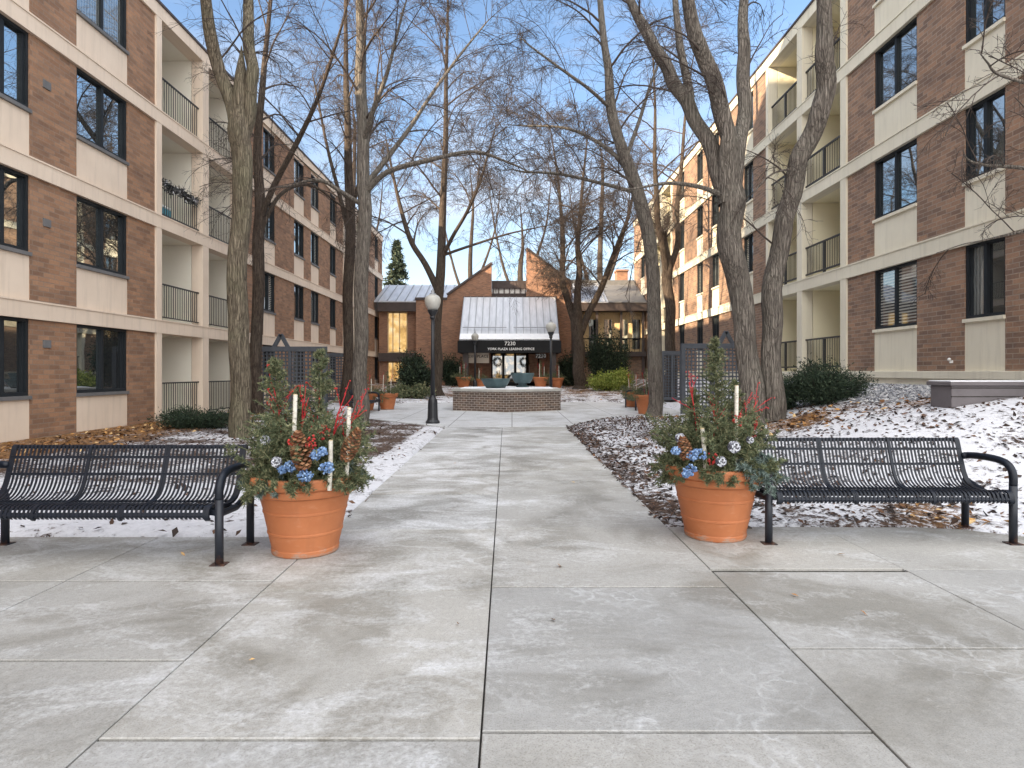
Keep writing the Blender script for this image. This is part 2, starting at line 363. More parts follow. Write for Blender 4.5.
# ------------------------------------------------------------------ ground
def sstep(a, b, x):
    t = np.clip((x - a) / (b - a), 0, 1); return t * t * (3 - 2 * t)
def gz(x, y):
    x = np.asarray(x, float); y = np.asarray(y, float)
    rise = 0.5 * sstep(27, 42, y)
    berm = 1.12 * sstep(2.0, 8.6, x) * sstep(5.7, 9.5, y) * (1 - 0.9 * sstep(14, 20, y) * (1 - sstep(7.8, 9.0, x)))
    left = 0.10 * sstep(-3, -8, x) * sstep(5, 8, y) if False else 0.10 * sstep(3, 8, -x) * sstep(5.4, 8, y)
    return np.maximum(rise, 0) + berm * (1 - 0.6 * sstep(27, 42, y)) + left
LEDGE = lambda y: -1.62 - 0.009 * y
REDGE = lambda y: 1.46 - 0.001 * y
MIDJ = lambda y: -0.10 - 0.0095 * y
PLAZA = [(-1.74, 16.35), (1.42, 16.5), (2.9, 19.6), (4.4, 20.3), (6.3, 20.8), (6.3, 27.5), (4.6, 30.2), (-5.0, 29.2), (-6.4, 26.5), (-6.4, 19.9), (-4.4, 19.3)]
def in_poly(x, y, poly):
    c = np.zeros(np.shape(x), bool); j = len(poly) - 1
    for i in range(len(poly)):
        xi, yi = poly[i]; xj, yj = poly[j]
        t = ((yi > y) != (yj > y)) & (x < (xj - xi) * (y - yi) / (yj - yi + 1e-12) + xi)
        c ^= t; j = i
    return c
FRONT_L, FRONT_R = 5.45, 5.80
def paved(x, y, m=0.0):
    p = (y < FRONT_L + m) & (x < LEDGE(y)) | (x > LEDGE(y) - m) & (x < REDGE(y) + m) & (y < 17) | (x >= REDGE(y)) & (y < FRONT_R + m - np.maximum(0, x - 4.2) * 0.55)
    p |= in_poly(x, y, PLAZA) | ((x > -2.6) & (x < 2.2) & (y > 28) & (y < 43))
    return p
def ground():
    xs = np.concatenate([[-400, -120, -50, -25], np.arange(-15, 15.01, 0.16), [25, 50, 120, 400]])
    ys = np.concatenate([[-300, -80, -25], np.arange(-8, 20, 0.16), np.arange(20, 52, 0.3), [60, 80, 120, 200, 500]])
    X, Y = np.meshgrid(xs, ys)
    near = np.zeros_like(X)
    for dx, dy in ((.2,0),(-.2,0),(0,.2),(0,-.2),(.15,.15),(-.15,-.15),(.15,-.15),(-.15,.15)): near = np.maximum(near, paved(X+dx, Y+dy))
    inside = paved(X, Y)
    Z = gz(X, Y)
    r = np.random.default_rng(3); 
    bumps = 0.008 * np.sin(X * 3.1 + np.sin(Y * 2.2)) * np.sin(Y * 2.7 + 1.3 * np.sin(X * 1.7)) + 0.004 * r.standard_normal(X.shape)
    Z = np.where(near > 0, Z - 0.022, Z + bumps + 0.01)
    Z = np.where(inside, Z - 0.16, Z)
    mb = MB(); ny, nx = X.shape
    idx = np.arange(nx*ny).reshape(ny, nx)
    q = np.stack([idx[:-1,:-1], idx[:-1,1:], idx[1:,1:], idx[1:,:-1]], -1).reshape(-1, 4)
    mb.add(np.stack([X, Y, Z], -1).reshape(-1, 3), q)
    # cover amounts: R snow, G gravel, B orange litter
    S = np.full(X.shape, 0.62)
    S = np.where((X > 1.3) & (Y > 5) & (Y < 21), 0.565 + 0.075 * sstep(2.9, 4.3, X) , S)
    S = np.where((X > 1.3) & (X < 1.95) & (Y > 5), 0.525, S)
    S = np.where((X < -1.5) & (Y < 17), 0.635, S)
    S = np.where((X < -3.4) & (Y > 8) & (Y < 20), 0.52, S)
    S = np.where((X < -2.3) & (X > -4.8) & (Y > 9.5) & (Y < 18.5), 0.47, S)
    S = np.where(Y > 29, 0.58, S)
    O = np.zeros_like(X)
    O = np.maximum(O, sstep(6.4, 8.6, -X) * (Y < 40) * 0.9)
    O = np.maximum(O, np.exp(-((X - 5.2)**2 / 1.6 + (Y - 11.6)**2 / 1.2)))
    O = np.maximum(O, np.exp(-((X - 7.2)**2 / 2.2 + (Y - 10.8)**2 / .5)))
    O = np.maximum(O, np.exp(-((X - 4.3)**2 / .35 + (Y - 6.2)**2 / .25)) * .8)
    O = np.maximum(O, np.exp(-((X - 4.5)**2 / 1.2 + (Y - 18.6)**2 / 1.2)) * .8)
    O = np.maximum(O, sstep(30, 34, Y) * 0.5)
    S = S - 0.13 * O
    G = sstep(6.2, 6.9, X) * sstep(10.6, 11.2, Y) * (1 - sstep(17, 18, Y))
    me_mat, nt, b = new_mat('snowy_ground')
    b.inputs['Roughness'].default_value = 0.9; b.inputs['Specular IOR Level'].default_value = 0.2
    at = nt.nodes.new('ShaderNodeAttribute'); at.attribute_name = 'cover'
    sp = nt.nodes.new('ShaderNodeSeparateColor'); L(nt, at.outputs['Color'], sp.inputs[0])
    p = pos(nt)
    n1 = noise(nt, p, 1.1, 3, 0.5); n2 = noise(nt, p, 11.0, 6, 0.72, 0.5); n3 = noise(nt, p, 48, 4, 0.6)
    f = mth(nt, 'ADD', mth(nt, 'MULTIPLY', n1, 0.55), mth(nt, 'ADD', mth(nt, 'MULTIPLY', n2, 0.75), mth(nt, 'MULTIPLY', n3, 0.25)))
    f = mth(nt, 'ADD', f, mth(nt, 'SUBTRACT', mth(nt, 'MULTIPLY', sp.outputs[0], 1.05), 1.29))
    snow = mth(nt, 'MULTIPLY', f, 11.0, True)
    mulch = ramp(nt, noise(nt, p, 30, 6, 0.7), [(0.3, (0.022, 0.016, 0.013)), (0.5, (0.075, 0.048, 0.035)), (0.62, (0.14, 0.09, 0.065)), (0.75, (0.25, 0.19, 0.15))])
    litter = ramp(nt, noise(nt, p, 34, 6, 0.75), [(0.32, (0.045, 0.026, 0.016)), (0.47, (0.16, 0.08, 0.035)), (0.58, (0.36, 0.19, 0.075)), (0.72, (0.48, 0.34, 0.19))])
    base = mixc(nt, mth(nt, 'MULTIPLY', mth(nt, 'SUBTRACT', mth(nt, 'ADD', sp.outputs[2], mth(nt, 'MULTIPLY', n2, 0.9)), 0.62), 1.7, True), mulch, litter)
    vo = nt.nodes.new('ShaderNodeTexVoronoi'); vo.inputs['Scale'].default_value = 22; L(nt, p, vo.inputs['Vector'])
    grav = ramp(nt, vo.outputs['Distance'], [(0.1, (0.38, 0.38, 0.40)), (0.6, (0.10, 0.10, 0.115))])
    base = mixc(nt, sp.outputs[1], base, grav)
    c = mixc(nt, snow, base, ramp(nt, n2, [(0.35, (0.56, 0.56, 0.59)), (0.6, (0.68, 0.68, 0.71))]))
    L(nt, c, b.inputs['Base Color'])
    bump(nt, b, mth(nt, 'ADD', mth(nt, 'MULTIPLY', snow, 0.6), mth(nt, 'ADD', n2, n3)), 0.55, 0.03)
    o = mb.build('ground', me_mat, smooth=True)
    ca = o.data.color_attributes.new('cover', 'FLOAT_COLOR', 'POINT')
    arr = np.stack([S, G, np.clip(O, 0, 1), np.ones_like(S)], -1).astype(np.float32)
    ca.data.foreach_set('color', arr.ravel())
    tag(o, kind='structure')
ground()

def concrete(name, grid=False, snowy=0.0):
    m, nt, b = new_mat(name); b.inputs['Specular IOR Level'].default_value = 0.35
    g = nt.nodes.new('ShaderNodeNewGeometry'); p = g.outputs['Position']
    n1 = noise(nt, p, 0.55, 5, 0.6, 0.3); n2 = noise(nt, p, 3.0, 6, 0.65, 0.5); n3 = noise(nt, p, 130, 3, 0.7); n4 = noise(nt, p, 28, 5, 0.7)
    base = ramp(nt, mth(nt, 'ADD', mth(nt, 'MULTIPLY', n1, 0.6), mth(nt, 'MULTIPLY', n4, 0.4)), [(0.34, (0.29, 0.29, 0.283)), (0.5, (0.372, 0.37, 0.36)), (0.66, (0.445, 0.441, 0.428))])
    isl = ramp(nt, g.outputs['Random Per Island'], [(0, (0.90, 0.90, 0.90)), (0.5, (1.0, 0.985, 0.96)), (1, (1.08, 1.05, 1.0))])
    base = mixc(nt, 1.0, base, isl, 'MULTIPLY')
    base = mixc(nt, ramp(nt, n3, [(0.35, (0.55, 0.55, 0.55)), (0.5, (0, 0, 0))]), base, (0.20, 0.185, 0.165))
    # frost and thin snow film, drawn out across the walk, with fine salt lines
    na = noise(nt, scalev(nt, p, (0.95, 1.5, 1)), 1.5, 8, 0.64, 0.9)
    sy = nt.nodes.new('ShaderNodeSeparateXYZ'); L(nt, p, sy.inputs[0])
    mr = nt.nodes.new('ShaderNodeMapRange'); mr.inputs['From Min'].default_value = 4.0; mr.inputs['From Max'].default_value = 11; mr.inputs['To Min'].default_value = 0.0; mr.inputs['To Max'].default_value = 0.10; L(nt, sy.outputs[1], mr.inputs['Value'])
    lane = nt.nodes.new('ShaderNodeMapRange'); lane.inputs['From Min'].default_value = 0.05; lane.inputs['From Max'].default_value = -0.25; lane.inputs['To Min'].default_value = -0.03; lane.inputs['To Max'].default_value = 0.05; L(nt, sy.outputs[0], lane.inputs['Value'])
    fr = mth(nt, 'ADD', mth(nt, 'ADD', mth(nt, 'MULTIPLY', na, 0.9), mth(nt, 'MULTIPLY', n4, 0.35)), mth(nt, 'ADD', mth(nt, 'MULTIPLY', n1, 0.45), mth(nt, 'ADD', mr.outputs[0], lane.outputs[0])))
    fr = mth(nt, 'MULTIPLY', mth(nt, 'SUBTRACT', fr, 0.875 - snowy), 4.2, True)
    dv = nt.nodes.new('ShaderNodeVectorMath'); dv.operation = 'ADD'; L(nt, p, dv.inputs[0])
    nn = nt.nodes.new('ShaderNodeTexNoise'); nn.inputs['Scale'].default_value = 5; nn.inputs['Detail'].default_value = 4; L(nt, p, nn.inputs['Vector'])
    L(nt, scalev(nt, nn.outputs['Color'], (0.35, 0.35, 0)), dv.inputs[1])
    vo = nt.nodes.new('ShaderNodeTexVoronoi'); vo.feature = 'DISTANCE_TO_EDGE'; vo.inputs['Scale'].default_value = 7.5; L(nt, dv.outputs[0], vo.inputs['Vector'])
    crk = ramp(nt, vo.outputs['Distance'], [(0.02, (1, 1, 1)), (0.12, (0, 0, 0))])
    crk = mth(nt, 'MULTIPLY', crk, mth(nt, 'MULTIPLY', mth(nt, 'SUBTRACT', noise(nt, p, 1.4, 4, 0.6), 0.50), 5.0, True))
    frost = mth(nt, 'MAXIMUM', mth(nt, 'MULTIPLY', fr, 0.85), mth(nt, 'MULTIPLY', crk, mth(nt, 'MULTIPLY', n4, 0.9)))
    frost = mth(nt, 'MULTIPLY', frost, ramp(nt, noise(nt, p, 60, 4, 0.7), [(0.36, (0.45, 0.45, 0.45)), (0.56, (1, 1, 1))]))
    c = mixc(nt, frost, base, (0.68, 0.69, 0.71))
    # damp darker patches
    wet = ramp(nt, noise(nt, p, 0.8, 4, 0.6, 1.2), [(0.47, (0, 0, 0)), (0.62, (1, 1, 1))])
    c = mixc(nt, mth(nt, 'MULTIPLY', wet, mth(nt, 'SUBTRACT', 0.74, mth(nt, 'MULTIPLY', frost, 0.5))), c, mixc(nt, 1.0, c, (0.62, 0.60, 0.55), 'MULTIPLY'))
    rst = ramp(nt, noise(nt, p, 1.7, 3, 0.5, 0.5), [(0.70, (0, 0, 0)), (0.80, (0.5, 0.5, 0.5))])
    c = mixc(nt, rst, c, (0.36, 0.27, 0.17))
    if grid:
        t = nt.nodes.new('ShaderNodeTexBrick'); t.offset = 0.0; t.inputs['Scale'].default_value = 1
        t.inputs['Brick Width'].default_value = 1.7; t.inputs['Row Height'].default_value = 1.7; t.inputs['Mortar Size'].default_value = 0.012
        L(nt, p, t.inputs['Vector'])
        c = mixc(nt, mth(nt, 'MULTIPLY', t.outputs['Fac'], 0.75), c, (0.07, 0.065, 0.06))
    L(nt, c, b.inputs['Base Color'])
    L(nt, mth(nt, 'SUBTRACT', 0.88, mth(nt, 'MULTIPLY', wet, 0.32)), b.inputs['Roughness'])
    bump(nt, b, mth(nt, 'ADD', mth(nt, 'MULTIPLY', n3, 0.4), mth(nt, 'ADD', mth(nt, 'MULTIPLY', n4, 0.9), mth(nt, 'MULTIPLY', frost, 1.2))), 0.42, 0.008)
    return m
M['conc'] = concrete('concrete_slabs')
M['conc_plaza'] = concrete('concrete_plaza', True, 0.16)
M['joint'] = simple('joint_dirt', (0.055, 0.05, 0.045), (0.02, 0.018, 0.016), 20, 0.95, 0.1)

def slabs():
    mb = MB(); g = 0.0045
    def slab(x0, x1, y0, y1, fx0=None, fx1=None, cut=None):
        # quads that follow the slanting edges; small chamfer round the top
        dz = random.uniform(-0.004, 0.003)
        a = [(fx0(y0) if fx0 else x0) + g, (fx1(y0) if fx1 else x1) - g, (fx1(y1) if fx1 else x1) - g, (fx0(y1) if fx0 else x0) + g]
        gy = 0.007
        pl = [(a[0], y0+gy), (a[1], y0+gy), (a[2], y1-gy), (a[3], y1-gy)] if cut is None else cut
        n = len(pl); cx = sum(p[0] for p in pl)/n; cy = sum(p[1] for p in pl)/n
        def ins(p, d):
            vx, vy = cx-p[0], cy-p[1]; l = math.hypot(vx, vy); return (p[0]+vx/l*d, p[1]+vy/l*d)
        lo = [(x, y, -0.14) for x, y in pl]; mi = [(x, y, -0.003+dz) for x, y in pl]; hi = [(*ins(p, 0.006), dz) for p in pl]
        v = lo + mi + hi
        f = [tuple(range(2*n, 3*n))] + [(i, (i+1) % n, (i+1) % n + n, i+n) for i in range(n)] + [(i+n, (i+1) % n+n, (i+1) % n+2*n, i+2*n) for i in range(n)]
        mb.add(v, f)
    ly = [-6, -3.5, -1.0, 0.8, 2.45, 4.12, 5.73, 7.37, 9.17, 10.9, 12.6, 14.3, 16.4]
    ry = [-6, -3.5, -1.0, 0.9, 2.5, 4.18, 5.76, 7.42, 9.17, 10.9, 12.6, 14.3, 16.4]
    for a, b in zip(ly, ly[1:]): slab(0, 0, a, b, LEDGE, MIDJ)
    for a, b in zip(ry, ry[1:]): slab(0, 0, a, b, MIDJ, REDGE)
    yl = [-6, -3, -0.6, 1.2, 3.12, 4.30, FRONT_L]
    for xa, xb in ((-12, -7.6), (-7.6, -6.1), (-6.1, -4.6), (-4.6, -3.1), (-3.1, None)):
        for a, b in zip(yl, yl[1:]):
            slab(xa, xb, a, b, None, LEDGE if xb is None else None)
    yr = [-6, -3, -0.6, 1.4, 3.25, 4.56]
    for xa, xb in ((None, 2.88), (2.88, 4.4), (4.4, 5.9), (5.9, 9)):
        for a, b in zip(yr, yr[1:]):
            if (xa or 9) >= 4.4 and b > 4.5: b = 4.5
            slab(xa, xb, a, b, REDGE if xa is None else None)
    slab(0, 0, 0, 0, cut=[(REDGE(4.6)+g, 4.56+g), (2.88-g, 4.56+g), (2.88-g, FRONT_R), (REDGE(5.8)+g, FRONT_R)])
    slab(0, 0, 0, 0, cut=[(2.88+g, 4.56+g), (4.4, 4.56+g), (4.55, 5.45), (4.15, 5.72), (3.8, FRONT_R), (2.88+g, FRONT_R)])
    o = mb.build('path', M['conc']); tag(o, kind='structure')
    jb = MB(); jb.box(-11.9, 8.9, -6, 5.4, -0.12, -0.016); jb.box(-1.5, 1.3, 5.4, 16.3, -0.12, -0.016)
    tag(jb.build('path_joint_bed', M['joint']), kind='structure')
    pb = MB(); n = len(PLAZA)
    pb.prism([(x, y) for x, y in PLAZA], 'z', -0.14, -0.004)
    o = pb.build('plaza_paving', M['conc_plaza']); tag(o, kind='structure')
    eb = MB(); ys = np.linspace(28.6, 42.4, 14)
    v = []; 
    for y in ys: v += [(-2.6, y, gz(0, y) + 0.012), (2.2, y, gz(0, y) + 0.012)]
    eb.add(v, [(2*i, 2*i+1, 2*i+3, 2*i+2) for i in range(13)])
    tag(eb.build('entrance_path', M['conc_plaza']), kind='structure')
slabs()

# ------------------------------------------------------------------ leaves and stones
def leaves(name, mat, pts, size, seed):
    r = np.random.default_rng(seed); n = len(pts)
    if n == 0: return
    pts = np.asarray(pts); a = r.uniform(0, 2*math.pi, n); s = size * r.uniform(0.55, 1.3, n)
    tilt = r.normal(0, 0.35, (n, 2))
    ux = np.stack([np.cos(a), np.sin(a), tilt[:, 0]], -1) * s[:, None]
    uy = np.stack([-np.sin(a), np.cos(a), tilt[:, 1]], -1) * (s * r.uniform(0.35, 0.6, n))[:, None]
    up = np.array([0, 0, 1.0]) * (s * r.uniform(0.05, 0.45, n))[:, None]
    c = pts + np.array([0, 0, 0.012])
    V = np.stack([c - ux, c - uy*1.0 + up*0.8 - ux*0.15, c + ux*1.0 + up*0.3, c + uy + up*0.8 - ux*0.15, c + up*0.1], 1)
    V = V.reshape(-1, 3); b = np.arange(n)[:, None] * 5
    q = np.concatenate([b + np.array([[0, 1, 4]]), b + np.array([[1, 2, 4]]), b + np.array([[2, 3, 4]]), b + np.array([[3, 0, 4]])])
    mb = MB(); mb.add(V, q); o = mb.build(name, mat); tag(o, kind='stuff'); return o
def scatter(n, x0, x1, y0, y1, dens, seed, onpath=False):
    r = np.random.default_rng(seed)
    x = r.uniform(x0, x1, n); y = r.uniform(y0, y1, n)
    k = r.uniform(0, 1, n) < dens(x, y)
    if not onpath: k &= ~paved(x, y, -0.06)
    x, y = x[k], y[k]
    return np.stack([x, y, gz(x, y) + np.where(paved(x, y), 0.0, 0.005)], -1)
og = lambda x, y: np.clip(np.maximum.reduce([0.75 * sstep(6.6, 8.6, -x), 1.0*np.exp(-((x-5.2)**2/1.3+(y-11.4)**2/0.8)), 0.9*np.exp(-((x-7.0)**2/1.8+(y-10.8)**2/.35)), .9*np.exp(-((x-4.35)**2/.25+(y-6.1)**2/.16)), .5*np.exp(-((x-4.6)**2/.9+(y-18.4)**2/.9))]), 0, 1)
P1 = np.concatenate([scatter(17000, -9.5, 9.4, 5.5, 24, og, 1), scatter(1500, -9, 9, 29, 41, lambda x, y: 0.5 + 0*x, 2)])
leaves('fallen_leaves', M['leafmix'], P1, 0.058, 3)
P2 = np.concatenate([scatter(11000, 1.4, 4.2, 5.9, 20, lambda x, y: 0.30*(1-sstep(1.9, 3.6, x)) + .2, 4), scatter(20000, 3.0, 9.4, 6, 19, lambda x, y: 0.32 + 0*x, 5),
                     scatter(6000, -9, -1.6, 5.5, 17, lambda x, y: 0.14 + 0.45*sstep(2.6, 3.6, -x)*sstep(9, 10.5, y), 6)])
leaves('dark_fallen_leaves', M['leafdark'], P2, 0.042, 7)
PP = np.array([(wx(795, 4.0), 4.0), (-0.31, 3.55), (-1.3, 3.1), (0.24, 3.6), (wx(560, 4.6), 4.6), (2.6, 4.9), (2.1, 3.7), (-2.6, 4.9), (-0.9, 9.8), (0.8, 8.1)])
leaves('stray_leaves', M['leafmix'], np.column_stack([PP, np.full(len(PP), 0.0)]), 0.028, 9)
def gravel():
    pts = scatter(6500, 6.3, 9.25, 10.7, 17.3, lambda x, y: 0.9*sstep(6.3, 6.9, x), 21)
    r = np.random.default_rng(5); n = len(pts)
    oc = np.array([(1,0,0),(-1,0,0),(0,1,0),(0,-1,0),(0,0,1),(0,0,-1)], float)
    f = np.array([(0,2,4),(2,1,4),(1,3,4),(3,0,4),(2,0,5),(1,2,5),(3,1,5),(0,3,5)])
    s = r.uniform(0.02, 0.055, (n, 1, 1)) * r.uniform(0.6, 1.2, (n, 1, 3))
    a = r.uniform(0, 6.28, n); ca, sa = np.cos(a), np.sin(a)
    v = oc[None] * s; v = np.stack([v[..., 0]*ca[:, None]-v[..., 1]*sa[:, None], v[..., 0]*sa[:, None]+v[..., 1]*ca[:, None], v[..., 2]*0.7], -1) + pts[:, None] + np.array([0, 0, .015])
    mb = MB(); mb.add(v.reshape(-1, 3), (np.arange(n)[:, None, None]*6 + f[None]).reshape(-1, 3))
    tag(mb.build('gravel', M['stone'], smooth=False), kind='stuff')
gravel()

# ------------------------------------------------------------------ apartment buildings
def apartment(s, D, segs, bands, roofz, z0, cream, brk, sill_dark, label, name_loc, u0, u1, rail_style, balc_m, blocker=None):
    root = thing('apartment_building', name_loc, label, 'apartment building', 'brick apartment blocks along the courtyard')
    def bx(mb, ua, ub, d0, d1, za, zb): mb.box(s*(D - d0), s*(D - d1), ua, ub, za, zb)
    lv = [z0] + [b + 0.36 for b in bands]            # bottom of each storey's wall
    tops = list(bands) + [roofz]
    wallb, wallc, bandm, back = MB(), MB(), MB(), MB()
    rnd = random.Random(5 if s < 0 else 9)
    # dark core behind everything (floors, partitions)
    for za, zb in zip([-0.3] + [b for b in bands], tops):
        pass
    for kind, a, b in segs:
        if kind == 'brick':
            pm = MB(); bx(pm, a, b, -0.28, 0.0, z0, roofz - 0.002); pm.build('brick_pier', brk, root)
        elif kind == 'post':
            pm = MB(); bx(pm, a, b, -0.29, 0.055, z0, roofz - 0.002); pm.build('post', cream, root)
        elif kind in ('win', 'balc'):
            pass
    # bands
    for zb in bands:
        bandm = MB(); bx(bandm, u0, u1, -0.30, 0.065, zb, zb + 0.36)
        bx(bandm, u0, u1, -0.20, 0.085, zb + 0.33, zb + 0.365); bandm.build('floor_band', cream, root)
    par = MB(); bx(par, u0, u1, -0.35, 0.06, roofz, roofz + 0.36)
    capm = MB(); bx(capm, u0 - 0.03, u1 + 0.03, -0.42, 0.10, roofz + 0.362, roofz + 0.43)
    # solid body: back of rooms, roof slab, end walls (balcony bays are set back, so the body starts 1.75 m in)
    body = MB(); bx(body, u0, u1, -9.0, -1.78, -0.6, roofz + 0.1)
    bx(body, u0, u1, -1.78, -0.31, roofz + 0.02, roofz + 0.12)
    for ua, ub in ((u0, u0 + 0.28), (u1 - 0.28, u1)): bx(body, ua, ub, -1.77, -0.29, -0.6, roofz)
    rs = MB()
    # short return walls either side of balcony bays and dark room backs behind the windows
    for i, (kind, a, b) in enumerate(segs):
        if kind == 'win':
            pm = MB(); bx(pm, a - 0.02, b + 0.02, -0.50, -0.285, z0, roofz - 0.01); pm.build('room_backing', M['frame'], root)
    if z0 > 0.5:
        bandm = MB(); bx(bandm, u0, u1, -0.30, 0.12, z0 - 0.17, z0); bandm.build('ledge', cream, root, bevel=0.01)
        fb = MB(); bx(fb, u0, u1, -0.30, 0.04, -0.4, z0 - 0.172); fb.build('foundation_wall', cream, root)
    else:
        fb = MB(); bx(fb, u0, u1, -0.30, -0.02, -0.5, z0); fb.build('foundation_wall', cream, root)
    par.build('parapet', cream, root); capm.build('roof_coping', M['dark_trim'], root); body.build('rear_wall', brk, root)
    for kind, a, b in segs:
        if kind == 'win':
            w = b - a
            for fl, (za, zt) in enumerate(zip(lv, tops)):
                sz = tops[fl] - 1.53
                if fl == 3: sz = roofz - 1.62
                top = zt - (0.10 if fl == 3 else 0)
                pn = MB(); bx(pn, a, b, -0.20, -0.012, za, sz - 0.075); 
                pn.build('spandrel_panel', cream, root)
                if fl == 3: pn = MB(); bx(pn, a, b, -0.20, -0.012, top, zt); pn.build('head_panel', cream, root)
                fr = MB(); fw = 0.06
                bx(fr, a, a+fw, -0.16, -0.03, sz, top); bx(fr, b-fw, b, -0.16, -0.03, sz, top)
                bx(fr, a+fw, b-fw, -0.16, -0.03, sz, sz+fw+.01); bx(fr, a+fw, b-fw, -0.16, -0.03, top-fw, top)
                mid = (a + b)/2 + 0.02
                bx(fr, mid-0.035, mid+0.035, -0.155, -0.045, sz+fw, top-fw)
                # inner sash of the sliding light
                sa, sb = (mid+0.035, b-fw) if s < 0 else (mid+.035, b-fw)
                for p, q in ((sa, sa+0.04), (sb-0.055 if s < 0 else sb-0.04, sb)): bx(fr, p, q, -0.145, -0.065, sz+fw, top-fw)
                fo = fr.build('window', M['frame'], root)
                sl = MB(); bx(sl, a-0.01, b+0.01, -0.16, 0.045, sz-0.075, sz-0.002); sl.build('sill', M['sill'] if sill_dark else cream, fo)
                for j, (p, q) in enumerate(((a+fw, mid-0.035), (mid+0.035, b-fw))):
                    gp = MB(); bx(gp, p, q, -0.118 - 0.01*j, -0.108 - 0.01*j, sz+fw, top-fw)
                    t = rnd.random()
                    mt = M['glass'] if t < 0.52 else M['curtain'] if t < 0.78 else M['glass_screen'] if t < 0.88 else M['blind']
                    if s < 0 and fl == 0 and a < 16: mt = M['glass_screen'] if j else M['glass']
                    if s > 0 and fl == 0 and a > 14 and a < 15: mt = M['blind']
                    if s > 0 and fl == 0 and a < 14: mt = M['curtain'] if j else M['glass_screen']
                    if a < 17 and fl in (1, 2): mt = M['glass']
                    gp.build('pane', mt, fo)
        if kind == 'balc':
            for fl, (za, zt) in enumerate(zip(lv, tops)):
                bal = MB()
                bx(bal, a-0.04, b+0.04, -1.77, -1.66, za, zt)         # back wall
                bx(bal, a-0.06, a, -1.66, -0.305, za, zt); bx(bal, b, b+0.06, -1.66, -0.305, za, zt)
                bx(bal, a, b, -1.66, -0.305, zt + 0.002, zt + 0.10)    # ceiling
                bx(bal, a, b, -1.66, -0.305, za - 0.12, za - 0.002)    # floor
                bo = bal.build('balcony', balc_m, root)
                dm = MB(); bx(dm, a+0.35, b-0.35, -1.655, -1.62, za+.05, za+2.1); dm.build('sliding_door', M['glass'], bo)
                rl = MB(); zr = za + (0.02 if fl else 0.02)
                h = 1.02; u = a + 0.03
                if rail_style == 'thin':
                    bx(rl, a, b, -0.10, -0.06, zr+h-0.04, zr+h); bx(rl, a, b, -0.10, -0.06, zr+0.07, zr+0.10)
                    n = int((b - a)/0.115)
                    for k in range(1, n):
                        uu = a + (b - a)*k/n; bx(rl, uu-0.008, uu+0.008, -0.09, -0.074, zr+0.10, zr+h-.04)
                else:
                    bx(rl, a, b, -0.11, -0.06, zr+h-0.05, zr+h); bx(rl, a, b, -0.11, -0.06, zr+0.10, zr+0.15)
                    mid = (a+b)/2; bx(rl, mid-0.035, mid+0.035, -0.12, -0.05, zr, zr+h-.05)
                    n = int((b - a)/0.095)
                    for k in range(1, n):
                        uu = a + (b - a)*k/n; bx(rl, uu-0.007, uu+0.007, -0.09, -0.076, zr+0.15, zr+h-.05)
                rl.build('railing', M['rail'], bo)
    if blocker:
        tm = MB(); bx(tm, blocker[0], blocker[1], -9, 0.0, -0.5, blocker[2]); tm.build('shade_blocker', brk, root)  # unseen tall mass added to keep sun off the near right facade
    return root, bx
segL = [('brick', 7.6, 11.1), ('win', 11.1, 12.38), ('brick', 12.38, 13.71), ('win', 13.71, 15.53), ('brick', 15.53, 16.71), ('post', 16.71, 16.96),
        ('balc', 16.96, 19.2), ('post', 19.2, 19.58), ('balc', 19.58, 21.8), ('post', 21.8, 22.05), ('brick', 22.05, 24.0), ('win', 24.0, 25.2), ('brick', 25.2, 27.4),
        ('win', 27.4, 28.7), ('brick', 28.7, 29.7), ('win', 29.7, 30.9), ('brick', 30.9, 32.8), ('win', 32.8, 33.9), ('brick', 33.9, 35.3), ('post', 35.3, 35.55),
        ('balc', 35.55, 37.8), ('post', 37.8, 38.15), ('balc', 38.15, 40.4), ('post', 40.4, 40.65), ('brick', 40.65, 43.5), ('win', 43.5, 44.6), ('brick', 44.6, 46)]
segR = [('brick', 7.5, 11.88), ('win', 11.88, 12.95), ('brick', 12.95, 14.47), ('win', 14.47, 16.18), ('brick', 16.18, 17.45), ('post', 17.45, 17.75),
        ('balc', 17.75, 20.1), ('post', 20.1, 20.45), ('balc', 20.45, 22.75), ('post', 22.75, 22.95), ('brick', 22.95, 24.3), ('win', 24.3, 25.3), ('brick', 25.3, 28.3),
        ('win', 28.3, 29.3), ('brick', 29.3, 30.7), ('win', 30.7, 31.7), ('brick', 31.7, 34.0), ('win', 34.0, 35.0), ('brick', 35.0, 36.5), ('post', 36.5, 36.75),
        ('balc', 36.75, 39.0), ('post', 39.0, 39.35), ('balc', 39.35, 41.6), ('post', 41.6, 41.85), ('brick', 41.85, 44.2), ('win', 44.2, 45.4), ('brick', 45.4, 48)]
DL, DR = 9.63, 9.45
BL, BR = [2.51, 5.37, 8.22], [4.08, 6.93, 9.78]
left_b, bxl = apartment(-1, DL, segL, BL, 11.08, 0.12, M['cream_l'], M['brick_l'], True,
    'shaded brown brick apartment block with tan bands, its ground floor level with the lawn', (-DL, 16, 0), 7.6, 46, 'thin', M['cream_b'], (-9, 7.58, 22))
right_b, bxr = apartment(1, DR, segR, BR, 12.63, 1.47, M['cream_r'], M['brick_r'], False,
    'sunlit brick apartment block raised on a cream ledge, behind the gravel and yew', (DR, 16, 1), 7.5, 48, 'thick', M['balc_y'])
for z in (9.9, 7.3, 4.45, 1.95):   # small wall vents on the pier between the two near windows
    mb = MB(); bxl(mb, 12.72, 12.92, -0.01, 0.03, z, z + 0.16)
    mb.build('vent', M['sill'], left_b)
